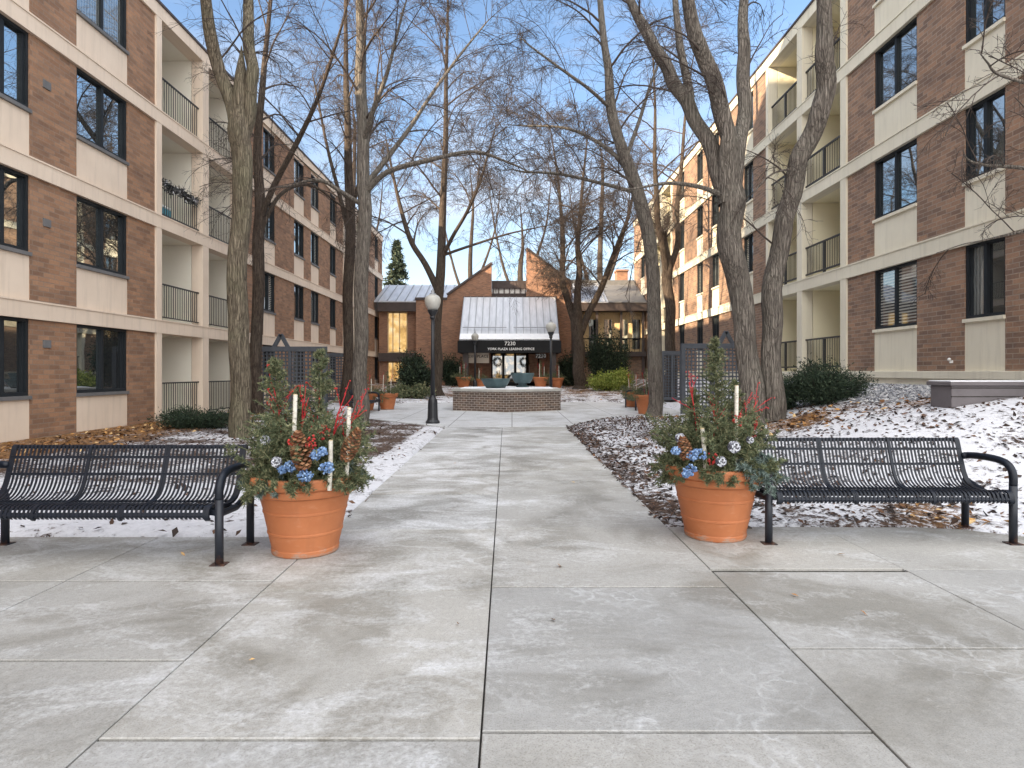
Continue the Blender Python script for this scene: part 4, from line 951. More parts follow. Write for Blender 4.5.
# spruce seen far behind the left wing
def conifer(name, c, h, w, label, nb, mat, seed):
    r = np.random.default_rng(seed); root = thing(name, c, label, 'tree')
    t = MB(); t.tube([(c[0], c[1], c[2]-.2), (c[0]+.05, c[1], c[2]+h*.5), (c[0], c[1], c[2]+h)], [h*.02, h*.012, .02], 8); t.build('trunk', M['bark_brown'], root)
    z = c[2] + h*np.sqrt(r.uniform(0.0, 1, nb))*0.0 + h*(0.08 + 0.92*r.uniform(0, 1, nb)**1.2)
    ln = w*(1 - (z - c[2])/h*0.96)*r.uniform(.6, 1.1, nb); a = r.uniform(0, 6.283, nb)
    K = 5; P = np.zeros((nb, K, 3)); 
    for k in range(K):
        f = k/(K-1); P[:, k, 0] = c[0] + ln*f*np.cos(a); P[:, k, 1] = c[1] + ln*f*np.sin(a); P[:, k, 2] = z - ln*0.28*f + ln*0.16*f*f
    cr = MB(); v, q = tubes(P, np.full((nb, K), 0.03), 3); cr.add(v, q)
    m = 26; ft = r.uniform(0.1, 1, (nb, m)); S = P[:, 0:1] + (P[:, -1:] - P[:, 0:1])*ft[..., None] + r.normal(0, .05, (nb, m, 3))
    d = r.normal(0, 1, (nb, m, 3)); d[..., 2] -= .4; d /= np.linalg.norm(d, axis=2, keepdims=True); e = np.cross(d, r.normal(0, 1, (nb, m, 3))); e /= np.linalg.norm(e, axis=2, keepdims=True)
    s = h*0.02; V = np.stack([S - e*s*.3, S + e*s*.3, S + d*s*1.5], 2).reshape(-1, 3); cr.add(V, np.arange(len(V)).reshape(-1, 3))
    cr.build('crown', mat, root)
conifer('spruce_tree', (wx(397, 60), 60, 0.5), 13.6, 4.4, 'dark spruce standing behind the left wing roof', 420, M['far_spruce'], 41)

# ------------------------------------------------------------------ shrubs
def shrub(name, c, rx, ry, h, mat, label, n, leaf, seed, cat='shrub', group=None, spiky=0.5):
    r = np.random.default_rng(seed); root = thing(name, c, label, cat, group)
    st = MB(); nb = 46; a = r.uniform(0, 6.28, nb); k = r.uniform(.1, 1, nb)**.6; hh = h*(1.05 - .5*k**2)*r.uniform(.75, 1.2, nb)
    P = np.zeros((nb, 4, 3))
    for q in range(4):
        f = q/3; P[:, q, 0] = c[0] + rx*k*np.cos(a)*f**.8; P[:, q, 1] = c[1] + ry*k*np.sin(a)*f**.8; P[:, q, 2] = c[2] + hh*f
    v, qd = tubes(P, np.linspace(.014, .005, 4)[None].repeat(nb, 0), 4); st.add(v, qd); st.build('stem', M['twig'], root)
    i = r.integers(0, nb, n); ft = r.uniform(.3, 1.0, n); x = ft*3; j = np.clip(x.astype(int), 0, 2); fr = (x - j)[:, None]
    S = P[i, j]*(1-fr) + P[i, j+1]*fr; S += r.normal(0, 1, (n, 3))*np.array([rx, ry, h])*0.13
    S[:, 2] = np.maximum(S[:, 2], c[2] + .03)
    T = P[i, 3] - P[i, 0]; T /= np.linalg.norm(T, axis=1)[:, None]
    d = T*spiky + r.normal(0, .6, (n, 3)); d /= np.linalg.norm(d, axis=1)[:, None]; e = np.cross(d, r.normal(0, 1, (n, 3))); e /= np.linalg.norm(e, axis=1)[:, None]
    s = leaf*r.uniform(.6, 1.4, n)[:, None]
    V = np.stack([S, S + d*s*.5 + e*s*(.22 if leaf > .1 else .13), S + d*s, S + d*s*.5 - e*s*(.22 if leaf > .1 else .13)], 1).reshape(-1, 3)
    f = MB(); f.add(V, np.arange(len(V)).reshape(-1, 4)); f.build('foliage', mat, root)
    return root
def G(x, y): return (x, y, float(gz(x, y)))
shrub('yew_shrub', G(6.25, 12.5), .85, .6, .74, M['yew'], 'broad dark yew bush below the ledge of the sunlit block', 24000, .06, 51)
shrub('yew_shrub', G(5.55, 12.9), .55, .5, .62, M['yew'], 'smaller dark yew tucked against the two-stemmed tree', 13000, .06, 52)
shrub('juniper_shrub', G(-7.6, 14.9), 1.15, .55, .42, M['yew'], 'low spreading juniper on leaf litter below the ground floor balcony', 13000, .065, 53)
shrub('yew_shrub', G(wx(412, 39), 39), 1.0, .8, 2.0, M['yew'], 'dark evergreen bush against the left gable wall', 9000, .13, 54)
shrub('yew_shrub', G(wx(452, 41.5), 41.5), .8, .6, 1.8, M['yew'], 'dark evergreen bush between left gable wall and canopy', 7000, .13, 55)
shrub('evergreen_shrub', G(wx(608, 40), 40), 1.5, 1.0, 3.2, M['yew'], 'tall spreading evergreen in front of the gallery wing', 12000, .14, 56)
shrub('yew_shrub', G(wx(568, 41.5), 41.5), .7, .6, 1.9, M['yew'], 'dark evergreen bush at the foot of the right gable wall', 6000, .13, 57)
shrub('lime_shrub', G(wx(606, 36), 36), 1.0, .8, .95, M['bright_leaf'], 'bright yellow-green shrub behind the right far bench, nearer the tan-barked tree', 4500, .13, 58)
shrub('lime_shrub', G(wx(621, 36.5), 36.5), .7, .7, 1.0, M['bright_leaf'], 'bright yellow-green shrub behind the right far bench, nearer the sunlit block', 3500, .13, 59)
shrub('evergreen_shrub', G(wx(410, 31), 31), 1.2, .7, .6, M['needle'], 'low green shrub beside the left far planters', 4000, .14, 60)
shrub('evergreen_shrub', G(wx(418, 36), 36), 1.1, .7, 1.3, M['yew'], 'dark shrub in front of the lit lower window', 3500, .18, 61)

# ------------------------------------------------------------------ lamp posts
def lamp():
    t = thing('street_lamp', (0, 0, 0), '', 'street lamp', 'black lamp posts with frosted globes')
    p = MB(); p.lathe([(.20, 0), (.20, .06), (.165, .10), (.15, .16), (.135, .60), (.12, .68), (.085, .74), (.075, .80)], sides=16); noff(p, 'base', M['lamp_iron'], t, smooth=False, bevel=.006)
    p = MB(); p.lathe([(.066, .78), (.055, 2.0), (.05, 3.02)], sides=16); noff(p, 'post', M['lamp_iron'], t, smooth=True)
    p = MB(); p.lathe([(.06, 2.96), (.085, 3.0), (.07, 3.05), (.12, 3.14), (.15, 3.19), (.15, 3.22)], sides=16); noff(p, 'collar', M['lamp_iron'], t)
    p = MB(); p.lathe([(.13, 3.22), (.19, 3.31), (.225, 3.42), (.23, 3.50), (.205, 3.58), (.15, 3.63), (.09, 3.66)], sides=24); noff(p, 'globe', M['globe'], t, smooth=True)
    p = MB(); p.lathe([(.10, 3.655), (.085, 3.69), (.04, 3.71), (.055, 3.75), (.03, 3.79), (.004, 3.83)], sides=14); noff(p, 'finial', M['seam'], t, smooth=True)
    return t
lp = lamp()
lp.location = (-2.25, 17.6, -0.01); lp['label'] = 'tall black lamp post with frosted globe by the snow bed left of the path'
c = copy_tree(lp); c.location = (1.75, 27.9, 0.02); c['label'] = 'black lamp post behind the right corner of the brick planter'
c = copy_tree(lp); c.location = (wx(475, 38.3), 38.3, gz(0, 38.3) - .25); c['label'] = 'farthest black lamp post, in front of the beige hanging sign'

# ------------------------------------------------------------------ brick planter with bowls
def fountain():
    cx, cy, rr = -0.2, 24.7, 2.36
    t = thing('brick_planter', (cx, cy, 0), 'low hexagonal brick planter with a stone cap in the middle of the plaza', 'planter')
    def hexa(r): return [(cx + r*math.cos(R(-90 + 60*i)), cy + r*math.sin(R(-90 + 60*i))) for i in range(6)]
    m = MB(); m.prism(hexa(rr), 'z', -.1, .72); m.build('wall', M['brick_p'], t)
    m = MB(); m.prism(hexa(rr + .05), 'z', .722, .81); m.build('cap', M['cap_stone'], t, bevel=.012)
    m = MB(); m.prism(hexa(rr - .32), 'z', .80, .835); m.build('snow_cover', M['snow'], t)
    for (x, y, z, r, h, ped, lab) in ((wx(495.5, 23.7), 23.9, .835, .575, .36, 0, 'wide shallow teal bowl at the front of the brick planter'), (wx(522.5, 25.3), 25.3, .835, .49, .42, .16, 'teal bowl on a short foot, behind on the brick planter')):
        b = thing('bowl', (x, y, z), lab, 'bowl', 'teal bowls on the brick planter')
        if ped:
            m = MB(); m.lathe([(.26, 0), (.26, .05), (.17, .08), (.17, ped)], (x, y, z), 20); m.build('foot', M['bowl'], b)
        m = MB(); m.lathe([(r*.62, 0), (r*.80, h*.35), (r*.95, h*.8), (r, h), (r*.955, h), (r*.9, h*.75), (r*.7, h*.4), (.01, h*.3)], (x, y, z + ped), 32); m.build('basin', M['bowl'], b, smooth=True)
        m = MB(); m.lathe([(.01, h*.52), (r*.55, h*.54), (r*.78, h*.50), (r*.76, h*.45), (.01, h*.42)], (x, y, z + ped), 24); m.build('snow_fill', M['snow'], b, smooth=True)
fountain()

# ------------------------------------------------------------------ benches
def bench():
    t = thing('park_bench', (0, 0, 0), '', 'bench', 'black steel slat benches')
    W = 1.94; x0, x1 = -W/2, W/2
    prof = crom([(.655, .80), (.64, .83), (.615, .815), (.585, .72), (.555, .62), (.52, .52), (.47, .45), (.40, .415), (.30, .405), (.18, .42), (.08, .445), (.02, .45), (-.02, .425), (-.03, .375), (-.01, .355)], 4)
    split = int(len(prof)*0.44)
    def strip(mb, x, w, pr, th):
        n = len(pr); tg = np.gradient(pr, axis=0); tg /= np.linalg.norm(tg, axis=1)[:, None]; nr = np.stack([-tg[:, 1], tg[:, 0]], 1)
        v = []
        for i in range(n):
            a = pr[i] + nr[i]*th/2; b = pr[i] - nr[i]*th/2
            v += [(x-w/2, a[0], a[1]), (x+w/2, a[0], a[1]), (x+w/2, b[0], b[1]), (x-w/2, b[0], b[1])]
        f = []
        for i in range(n-1):
            for k in range(4): f.append((4*i+k, 4*i+(k+1) % 4, 4*i+4+(k+1) % 4, 4*i+4+k))
        f += [(3, 2, 1, 0), (4*n-4, 4*n-3, 4*n-2, 4*n-1)]
        mb.add(v, f)
    seat, back = MB(), MB()
    n = 58
    for i in range(n):
        x = x0 + .02 + (W - .04)*i/(n-1)
        strip(back, x, .016, prof[:split+1], .006); strip(seat, x, .016, prof[split:], .006)
    for (y, z) in ((.612, .735), (.572, .60)): back.bar((x0, y - 0.02, z), (x1, y - 0.02, z), .010, .022)
    back.tube([(x0, .64, .815), (x1, .64, .815)], .016, 8)
    seat.tube([(x0, -.012, .385), (x1, -.012, .385)], .02, 8); seat.bar((x0, .42, .40), (x1, .42, .40), .03, .012); seat.bar((x0, .2, .40), (x1, .2, .40), .03, .012)
    noff(back, 'backrest', M['iron'], t); noff(seat, 'seat', M['iron'], t)
    for i in range(4):
        m = MB(); x = x0 + W*i/3; strip(m, x, .036 if i in (0, 3) else .026, prof + np.array([0.008, -.006]), .020); noff(m, 'support_rib', M['iron'], t)
    m = MB(); m.tube([(x0 - .06, .33, .37), (x1 + .06, .33, .37)], .024, 8); noff(m, 'cross_tube', M['iron'], t)
    for sx in (-1, 1):
        x = sx*(W/2 + .062)
        m = MB(); m.tube([(x, .045, 0), (x, .045, .50)], .031, 12); noff(m, 'leg', M['leg'], t, smooth=True)
        m = MB(); m.tube([(x, .60, 0), (x, .60, .40), (x, .58, .46)], .031, 12); noff(m, 'leg', M['leg'], t, smooth=True)
        pts = crom([(x, .045, .49), (x, .045, .56), (x, .065, .625), (x, .13, .672), (x, .24, .69), (x, .40, .69), (x, .54, .68), (x - sx*.04, .585, .67)], 4)
        m = MB(); m.tube(pts, .031, 12); noff(m, 'armrest', M['iron'], t, smooth=True)
        m = MB(); m.tube([(x, .60, .45), (x, .33, .37), (x, .045, .38)], .026, 10); m.bar((x, .045, .39), (x - sx*.07, .045, .40), .05, .04); noff(m, 'side_rail', M['iron'], t, smooth=False)
        for y in (.045, .60):
            m = MB(); m.box(x - .055, x + .055, y - .05, y + .05, 0, .008); noff(m, 'foot_plate', M['leg'], t)
    return t
b0 = bench()
b0.location = (-3.235, 4.62, 0.0); b0['label'] = 'black slatted steel bench on the concrete in front of the left lawn, large and near'
c = copy_tree(b0); c.location = (3.20, 5.19, 0.0); c['label'] = 'black slatted steel bench in front of the two-stemmed tree, large and near'
c = copy_tree(b0); c.location = (-4.93, 22.15, -0.004); c.rotation_euler.z = R(90); c['label'] = 'far small bench beside the left plaza planters, side view'
c = copy_tree(b0); c.location = (4.62, 24.4, -0.004); c.rotation_euler.z = R(-90); c['label'] = 'far small bench beside the right plaza planters, arms facing the brick planter'

# ------------------------------------------------------------------ planters
def needles(mb, P, r, per, ln, wd, spread=1.0):
    """needles along stems P (n,K,3)"""
    n, k, _ = P.shape
    ft = r.uniform(0.08, 1, (n, per))*(k-1); i = np.clip(ft.astype(int), 0, k-2); f = (ft - i)[..., None]; ii = np.arange(n)[:, None]
    S = P[ii, i]*(1-f) + P[ii, i+1]*f; T = P[ii, i+1] - P[ii, i]; T /= np.linalg.norm(T, axis=2, keepdims=True) + 1e-9
    Q = r.normal(0, 1, S.shape); Q -= (Q*T).sum(-1, keepdims=True)*T; Q /= np.linalg.norm(Q, axis=2, keepdims=True) + 1e-9
    d = T*0.65 + Q*spread; d /= np.linalg.norm(d, axis=2, keepdims=True)
    e = np.cross(d, r.normal(0, 1, S.shape)); e /= np.linalg.norm(e, axis=2, keepdims=True) + 1e-9
    l = ln*r.uniform(.7, 1.2, (n, per, 1))
    V = np.stack([S - e*wd/2, S + e*wd/2, S + d*l], 2).reshape(-1, 3)
    mb.add(V, np.arange(len(V)).reshape(-1, 3))
def cone(mb, c, axis, ln, rad, r, n=95):
    axis = np.array(axis, float); axis /= np.linalg.norm(axis); a = np.cross(axis, (0.3, 1, 0.2)); a /= np.linalg.norm(a); b = np.cross(axis, a)
    for i in range(n):
        f = i/n; t = i*2.39996; ra = rad*math.sin(math.pi*(0.12 + 0.83*f))**0.75*(1 - 0.25*f)
        o = a*math.cos(t) + b*math.sin(t); sd = np.cross(axis, o)
        p = np.array(c) + axis*(f - .5)*ln + o*ra*0.35
        tipp = np.array(c) + axis*((f - .5)*ln + ln*.055) + o*ra
        w = rad*0.25
        mb.add([p, tipp - sd*w, tipp + axis*w*.5 + o*w*.25, tipp + sd*w, tipp - axis*w*.45], [(0, 1, 2), (0, 2, 3), (0, 4, 1), (0, 3, 4), (1, 4, 3, 2)])
def blob(mb, c, n, rad, br, r, squash=.8):
    for i in range(n):
        d = r.normal(0, 1, 3); d /= np.linalg.norm(d); d *= rad*r.uniform(.35, 1)**.5; d[2] *= squash
        mb.sphere(np.array(c) + d, br*r.uniform(.75, 1.2), 6, 4)
POT = [(.252, 0), (.262, .010), (.264, .02), (.265, .045), (.261, .052), (.2885, .168), (.2935, .172), (.2945, .186), (.2905, .191), (.323, .338), (.328, .342), (.329, .356), (.3255, .361), (.353, .468), (.370, .474), (.389, .483), (.397, .50), (.400, .532), (.396, .538), (.416, .544), (.426, .556), (.430, .612), (.420, .63), (.385, .63), (.372, .60), (.36, .55), (.34, .50)]
def planter(loc, label, spec, seed, scale=1.0):
    r = np.random.default_rng(seed)
    t = thing('planter', loc, label, 'planter', 'terracotta holiday planters')
    m = MB(); m.lathe(POT, sides=48, close=True); po = noff(m, 'pot', M['terra'], t, smooth=True)
    po.data.set_sharp_from_angle(angle=R(24)) if hasattr(po.data, 'set_sharp_from_angle') else None
    m = MB(); m.lathe([(.01, .575), (.2, .58), (.365, .565)], sides=24, close=False); noff(m, 'soil', M['soil'], t, smooth=True)
    zb = .58
    # drooping boughs round the rim and a dome of cut evergreens
    def boughs(n, rmin, rmax, el0, el1, l0, l1, per, mat, name, droop=.5, ln=.035, wd=.0045, sub=6, side=None):
        a = r.uniform(0, 6.283, n) if side is None else r.uniform(side[0], side[1], n)
        rad = r.uniform(rmin, rmax, n); el = r.uniform(el0, el1, n); l = r.uniform(l0, l1, n); K = 6
        P = np.zeros((n, K, 3)); P[:, 0] = np.stack([rad*np.cos(a), rad*np.sin(a), np.full(n, zb)], -1)
        d = np.stack([np.cos(el)*np.cos(a), np.cos(el)*np.sin(a), np.sin(el)], -1)
        for k in range(1, K):
            d = d + r.normal(0, .09, (n, 3)); d[:, 2] -= droop*.18*k; d /= np.linalg.norm(d, axis=1)[:, None]; P[:, k] = P[:, k-1] + d*(l/(K-1))[:, None]
        S, SR = spawn(P, np.full((n, K), .006), sub, .25, 1, lambda pl, t: pl*.45*(1.1-.6*t), .75, 0, 4, r, .6, .05, .08, .4, .002)
        mb = MB(); v, q = tubes(P, np.linspace(.006, .002, K)[None].repeat(n, 0), 4); mb.add(v, q)
        needles(mb, P, r, per*2, ln, wd); needles(mb, S, r, per, ln, wd)
        return noff(mb, name, mat, t)
    if spec.get('far'):
        boughs(26, .05, .33, .0, 1.2, .3, .5, 26, M['needle'], 'evergreen_boughs', .5, .06, .009, 5)
    else:
        boughs(95, .12, .35, .12, .85, .16, .275, 28, M['needle'], 'rim_boughs', .34, .040, .0095, 7)
        boughs(140, .02, .31, .98, 1.5, .22, .56, 28, M['needle'], 'upright_boughs', .12, .040, .0095, 7)
        boughs(44 if spec.get('silver') else 14, .15, .34, .15, 1.0, .16, .29, 30, M['needle_blue'], 'silver_fir_boughs', .40, .04, .010, 6, (-1.5, .6) if spec.get('silver') else None)
    for (x, y, h, w) in spec['tops']:      # little spruce tops standing in the pot
        nb = int(h*170 if not spec.get('far') else h*50); f = r.uniform(0, 1, nb)**.9
        z = zb + h*(.12 + .86*f); l = w*1.25*(1.02 - f*.90)*r.uniform(.45, 1.15, nb); a = r.uniform(0, 6.283, nb); K = 4; P = np.zeros((nb, K, 3))
        for k in range(K):
            q = k/(K-1); P[:, k] = np.stack([x + l*q*np.cos(a), y + l*q*np.sin(a), z + l*(.28*q + .12*q*q)], -1)
        mb = MB(); st = np.array([[(x, y, zb - .05), (x + .01, y, zb + h*.5), (x, y + .01, zb + h)]])
        v, q_ = tubes(st, np.array([[.014, .009, .003]]), 6); mb.add(v, q_)
        v, q_ = tubes(P, np.full((nb, K), .003), 3); mb.add(v, q_)
        needles(mb, P, r, 28 if not spec.get('far') else 16, .034 if not spec.get('far') else .05, .009 if not spec.get('far') else .01); needles(mb, st, r, 120, .03, .0045)
        noff(mb, 'spruce_top', M['needle'], t)
    for (x, y, h, lx) in spec.get('birch', []):
        p0, p1 = (x, y, zb - .03), (x + lx, y + .02, zb + h)
        m = MB(); m.tube([p0, ((x + x + lx)/2 + .003, y + .01, zb + h/2), p1], [.0175, .017, .0165], 12); bo = noff(m, 'birch_pole', M['birch'], t, smooth=False)
        m = MB(); m.tube([p1, (p1[0] + lx*.02, p1[1], p1[2] + .006)], .016, 12); noff(m, 'cut_end', M['cutwood'], bo)
    for (x, y, h, lx, ly) in spec.get('red', []):
        P = np.array([[(x, y, zb), (x + lx*.3, y + ly*.3, zb + h*.4), (x + lx*.6, y + ly*.6, zb + h*.75), (x + lx, y + ly, zb + h)]])
        m = MB(); v, q = tubes(P, np.array([[.007, .0065, .005, .003]]), 6); m.add(v, q)
        S = spawn(P, np.array([[.007, .006, .005, .003]]), 6, .35, .95, lambda pl, t: pl*.3, .5, .1, 4, r, .7, 0, .08, .5, .003); v, q = tubes(*S, 4); m.add(v, q)
        ro = noff(m, 'red_twig', M['redtwig'], t, smooth=True)
        if not spec.get('far'):
            m = MB()
            for s in S[0]:
                for k in range(4):
                    m.sphere(s[r.integers(1, 4)] + r.normal(0, .010, 3), .0070, 5, 4)
            tag(noff(m, 'berries', M['berry'], ro), kind='stuff')
    for (x, y, z, ax, ln, rad) in spec.get('cones', []):
        m = MB(); cone(m, (x, y, z), ax, ln, rad, r); noff(m, 'pine_cone', M['cone'], t)
    for (x, y, z, rad) in spec.get('frost', []):
        m = MB(); cone(m, (x, y, z), (x*.5, -1, .25), rad*1.7, rad, r, 60); noff(m, 'frosted_cone', M['frost'], t)
    for (x, y, z, rad) in spec.get('blue', []):
        m = MB(); blob(m, (x, y, z), 60, rad*1.1, .0095, r); noff(m, 'blue_flowers', M['bluebud'], t)
    for (x, y, z, rad) in spec.get('berry', []):
        m = MB(); blob(m, (x, y, z), 22, rad, .009, r, 1.3); noff(m, 'red_berries', M['berry'], t)
    return t
def L_(px, py, cx, cy, dy):      # position in the pot's frame of something seen at px,py with depth offset dy
    Y = cy + dy; return wx(px, Y) - cx, wz(py, Y)
LX, LY = -1.68, 5.05
def li(px, py, dy, cx=LX, cy=LY):
    x, z = L_(px, py, cx, cy, dy); return x, dy, z
def pole(p0x, p0y, p1y, p1x, dy, cx, cy):
    x, _, z0 = li(p0x, p0y, dy, cx, cy); x1, _, z1 = li(p1x, p1y, dy, cx, cy); return (x, dy, z1 - .58, x1 - x)
RX, RY = 1.80, 5.50
planter((LX, LY, 0.0), 'large terracotta pot of spruce tops with two big brown cones beside left bench', {
    'tops': [(li(276, 0, .02)[0], .02, .99, .26), (li(320, 0, .12)[0], .12, 1.06, .24), (li(298, 0, .2)[0], .22, .75, .22)],
    'birch': [pole(292, 436, 395, 294.5, -.20, LX, LY), pole(346, 436, 408, 348.5, -.16, LX, LY), pole(329.5, 468, 441, 330, -.34, LX, LY)],
    'red': [(-.16, .0, .74, -.10, 0), (-.02, -.05, .66, .02, -.02), (.16, 0, .70, .18, -.05), (.20, .02, .60, .28, -.05), (-.2, .05, .62, -.06, .05), (.04, .1, .72, .03, .05)],
    'cones': [(*li(301, 452, -.48), (-.22, .12, 1), .29, .084), (*li(351, 446, -.41), (.42, .1, 1), .26, .068)],
    'frost': [(*li(265, 440, -.36), .040), (*li(276.5, 462, -.45), .044)],
    'blue': [(*li(289.5, 467, -.47), .050), (*li(305, 476, -.49), .052), (*li(327, 468, -.48), .05), (*li(316, 455, -.46), .045), (*li(322, 452, -.45), .04), (*li(282, 470, -.46), .03)],
    'berry': [(*li(294, 443, -.46), .045), (*li(311, 443, -.46), .045), (*li(324.5, 432, -.30), .05)]}, 71)
planter((RX, RY, 0.0), 'large terracotta pot with silvery fir and frosted cones beside right bench', {
    'silver': True,
    'tops': [(li(715, 0, .05, RX, RY)[0], .05, 1.18, .26), (li(693, 0, .05, RX, RY)[0], .05, .72, .22), (li(735, 0, .15, RX, RY)[0], .15, .8, .2)],
    'birch': [pole(735, 424, 386, 737.5, -.15, RX, RY), pole(706, 447, 429, 703, -.32, RX, RY)],
    'red': [(-.13, 0, .78, -.10, 0), (-.03, -.05, .56, .0, -.02), (.18, .02, .62, .20, -.02), (.14, .05, .60, .16, .05), (.2, -.05, .42, .14, -.05), (.06, .1, .62, .02, .05)],
    'cones': [(*li(684.5, 449, -.44, RX, RY), (-.15, .1, 1), .19, .066)],
    'frost': [(*li(734, 447, -.44, RX, RY), .055), (*li(721, 461.5, -.46, RX, RY), .047), (*li(680, 438, -.38, RX, RY), .044), (*li(750, 440, -.35, RX, RY), .034)],
    'blue': [(*li(699.5, 454, -.47, RX, RY), .055), (*li(692, 456, -.47, RX, RY), .045), (*li(676, 451, -.45, RX, RY), .04), (*li(690, 470, -.5, RX, RY), .05), (*li(686, 474, -.5, RX, RY), .03)],
    'berry': [(*li(712, 459, -.40, RX, RY), .045), (*li(738, 420, -.28, RX, RY), .05)]}, 72)
far_spec = {'far': True, 'tops': [(0, 0, .9, .25)], 'birch': [(-.15, -.1, .75, .02), (.14, -.12, .6, .03)], 'red': [(.1, 0, .8, .12, 0), (-.1, 0, .8, -.1, 0)]}
f0 = planter((-4.85, 24.1, 0), 'terracotta pot at the far end of the left plaza bench', far_spec, 73)
for (x, y, z, sc, rz, lab) in (
        (-5.55, 23.6, 0, 1.0, 1.0, 'terracotta pot half hidden behind the left plaza bench'),
        (4.66, 21.5, 0, 1.05, 2.0, 'terracotta pot at the near end of the right plaza bench, beside the leaning tree'),
        (5.05, 25.9, 0, 1.0, 3.0, 'terracotta pot behind the right plaza bench'),
        (wx(463.5, 38.2), 38.2, .42, 1.15, 4.0, 'terracotta pot left of the farthest lamp post at the entrance'),
        (wx(480.5, 38.9), 38.9, .43, .95, 5.0, 'terracotta pot right of the farthest lamp post, below the beige sign'),
        (wx(540.5, 38.2), 38.2, .42, 1.15, .6, 'terracotta pot below the 7230 number board'),
        (wx(557, 38.8), 38.8, .43, 1.05, 1.7, 'terracotta pot at the right corner of the canopy')):
    c = copy_tree(f0); c.location = (x, y, z); c.scale = (sc, sc, sc); c.rotation_euler.z = rz; c['label'] = lab

# ------------------------------------------------------------------ lattice screens
def lattice(x0, x1, Y, z0, z1, label, gable=None):
    t = thing('lattice_screen', ((x0+x1)/2, Y, z0), label, 'lattice screen', 'slate blue lattice screens')
    f = MB(); pw = .14
    for x in (x0, x1 - pw): f.box(x, x + pw, Y - .07, Y + .07, z0 - .2, z1)
    f.box(x0 + pw, x1 - pw, Y - .05, Y + .05, z1 - .17, z1); f.box(x0 + pw, x1 - pw, Y - .05, Y + .05, z0 + .1, z0 + .24)
    mid = (x0 + x1)/2; f.box(mid - .05, mid + .05, Y - .05, Y + .05, z0 + .24, z1 - .17)
    f.build('frame', M['lattice'], t, bevel=.008)
    m = MB(); x = x0 + pw + .06
    while x < x1 - pw: m.box(x, x + .045, Y - .02, Y - .004, z0 + .24, z1 - .17); x += .125
    z = z0 + .30
    while z < z1 - .2: m.box(x0 + pw, x1 - pw, Y + .004 - .006, Y + .02, z, z + .045); z += .125
    m.build('lattice_panel', M['lattice'], t)
    if gable:
        g = MB(); gx, gw, gh = gable
        g.bar((gx - gw, Y + .3, z1 - .02), (gx, Y + .3, z1 + gh), .12, .1, (0, 1, 0)); g.bar((gx, Y + .3, z1 + gh), (gx + gw, Y + .3, z1 - .02), .12, .1, (0, 1, 0)); g.build('gable_brace', M['lattice'], t)
lattice(-8.65, -6.18, 20.7, .1, 2.30, 'wide slate lattice screen behind the left planter with a small peaked brace on top', (wx(281, 21), .24, .42))
lattice(-8.3, -6.55, 27.5, .1, 2.28, 'narrow slate lattice screen further back, beside the tall straight grey tree')
lattice(5.64, 7.72, 20.7, .1, 2.40, 'wide slate lattice screen behind the right planter', (wx(726, 21), .24, .42))
lattice(6.6, 7.6, 27.5, .1, 2.38, 'narrow slate lattice screen beside the leaning grey tree')

# ------------------------------------------------------------------ retaining wall
def block_wall():
    t = thing('block_wall', (7.9, 9.5, .9), 'low grey block retaining wall with snow on top, in front of the gravel', 'retaining wall')
    m = MB(); m.box(6.68, 9.3, 9.42, 9.9, .4, 1.24); m.build('wall', M['block'], t, bevel=.01)
    m = MB()
    for z in (.90, 1.07, 1.2): m.box(6.675, 9.3, 9.414, 9.43, z, z + .012)
    m.build('course_joint', M['joint'], t)
    m = MB(); m.box(6.64, 9.3, 9.38, 9.94, 1.242, 1.30); m.build('cap', M['block'], t, bevel=.01)
    m = MB(); m.box(6.66, 9.3, 9.42, 9.92, 1.30, 1.318); m.build('snow_cover', M['snow'], t, bevel=.008)
block_wall()

# ------------------------------------------------------------------ things on the balconies
def rattan_chair():
    x, y, z = -(DL + .75), 17.55, .12
    t = thing('rattan_chair', (x, y, z), 'high-backed rattan chair on the left ground floor balcony', 'chair')
    m = MB(); m.lathe([(.27, .40), (.30, .42), (.30, .45), (.05, .47)], (x, y, z), 20); m.build('seat', M['rattan'], t)
    for a in (45, 135, 225, 315):
        m = MB(); m.tube([(x + .24*math.cos(R(a)), y + .24*math.sin(R(a)), z + .41), (x + .3*math.cos(R(a)), y + .3*math.sin(R(a)), z)], .022, 8); m.build('leg', M['rattan'], t)
    m = MB(); pts = [(x - .05 - .15*math.sin(q)*0 , y + .36*math.cos(q), z + .46 + .72*math.sin(q)) for q in np.linspace(0, math.pi, 15)]
    m.tube(pts, .022, 8)
    for q in np.linspace(.25, math.pi - .25, 9): m.tube([(x - .05, y + .08*math.cos(q), z + .46), (x - .05, y + .35*math.cos(q), z + .46 + .70*math.sin(q))], .009, 6)
    m.build('backrest', M['rattan'], t)
rattan_chair()
def slat_chair(x, y, z, mat, label, rz):
    t = thing('patio_chair', (x, y, z), label, 'chair', None, rz)
    m = MB()
    for k in range(6): m.box(-.25 + k*.085, -.25 + k*.085 + .065, -.24, .24, .42, .44)
    noff(m, 'seat', mat, t)
    m = MB()
    for k in range(5): m.box(-.30, -.275, -.22, .22, .52 + k*.085, .52 + k*.085 + .06)
    noff(m, 'backrest', mat, t)
    for sx in (-.29, .24):
        for sy in (-.24, .24):
            m = MB(); m.bar((sx, sy, 0), (sx, sy, .95 if sx < 0 else .64), .04, .04, (1, 0, 0)); noff(m, 'leg', mat, t)
    for sy in (-.24, .24):
        m = MB(); m.bar((-.29, sy, .65), (.27, sy, .65), .05, .03); noff(m, 'armrest', mat, t)
slat_chair(DR + .8, 18.5, BR[0] + .362, M['teak'], 'wooden slat chair on the second floor balcony of the sunlit block', R(200))
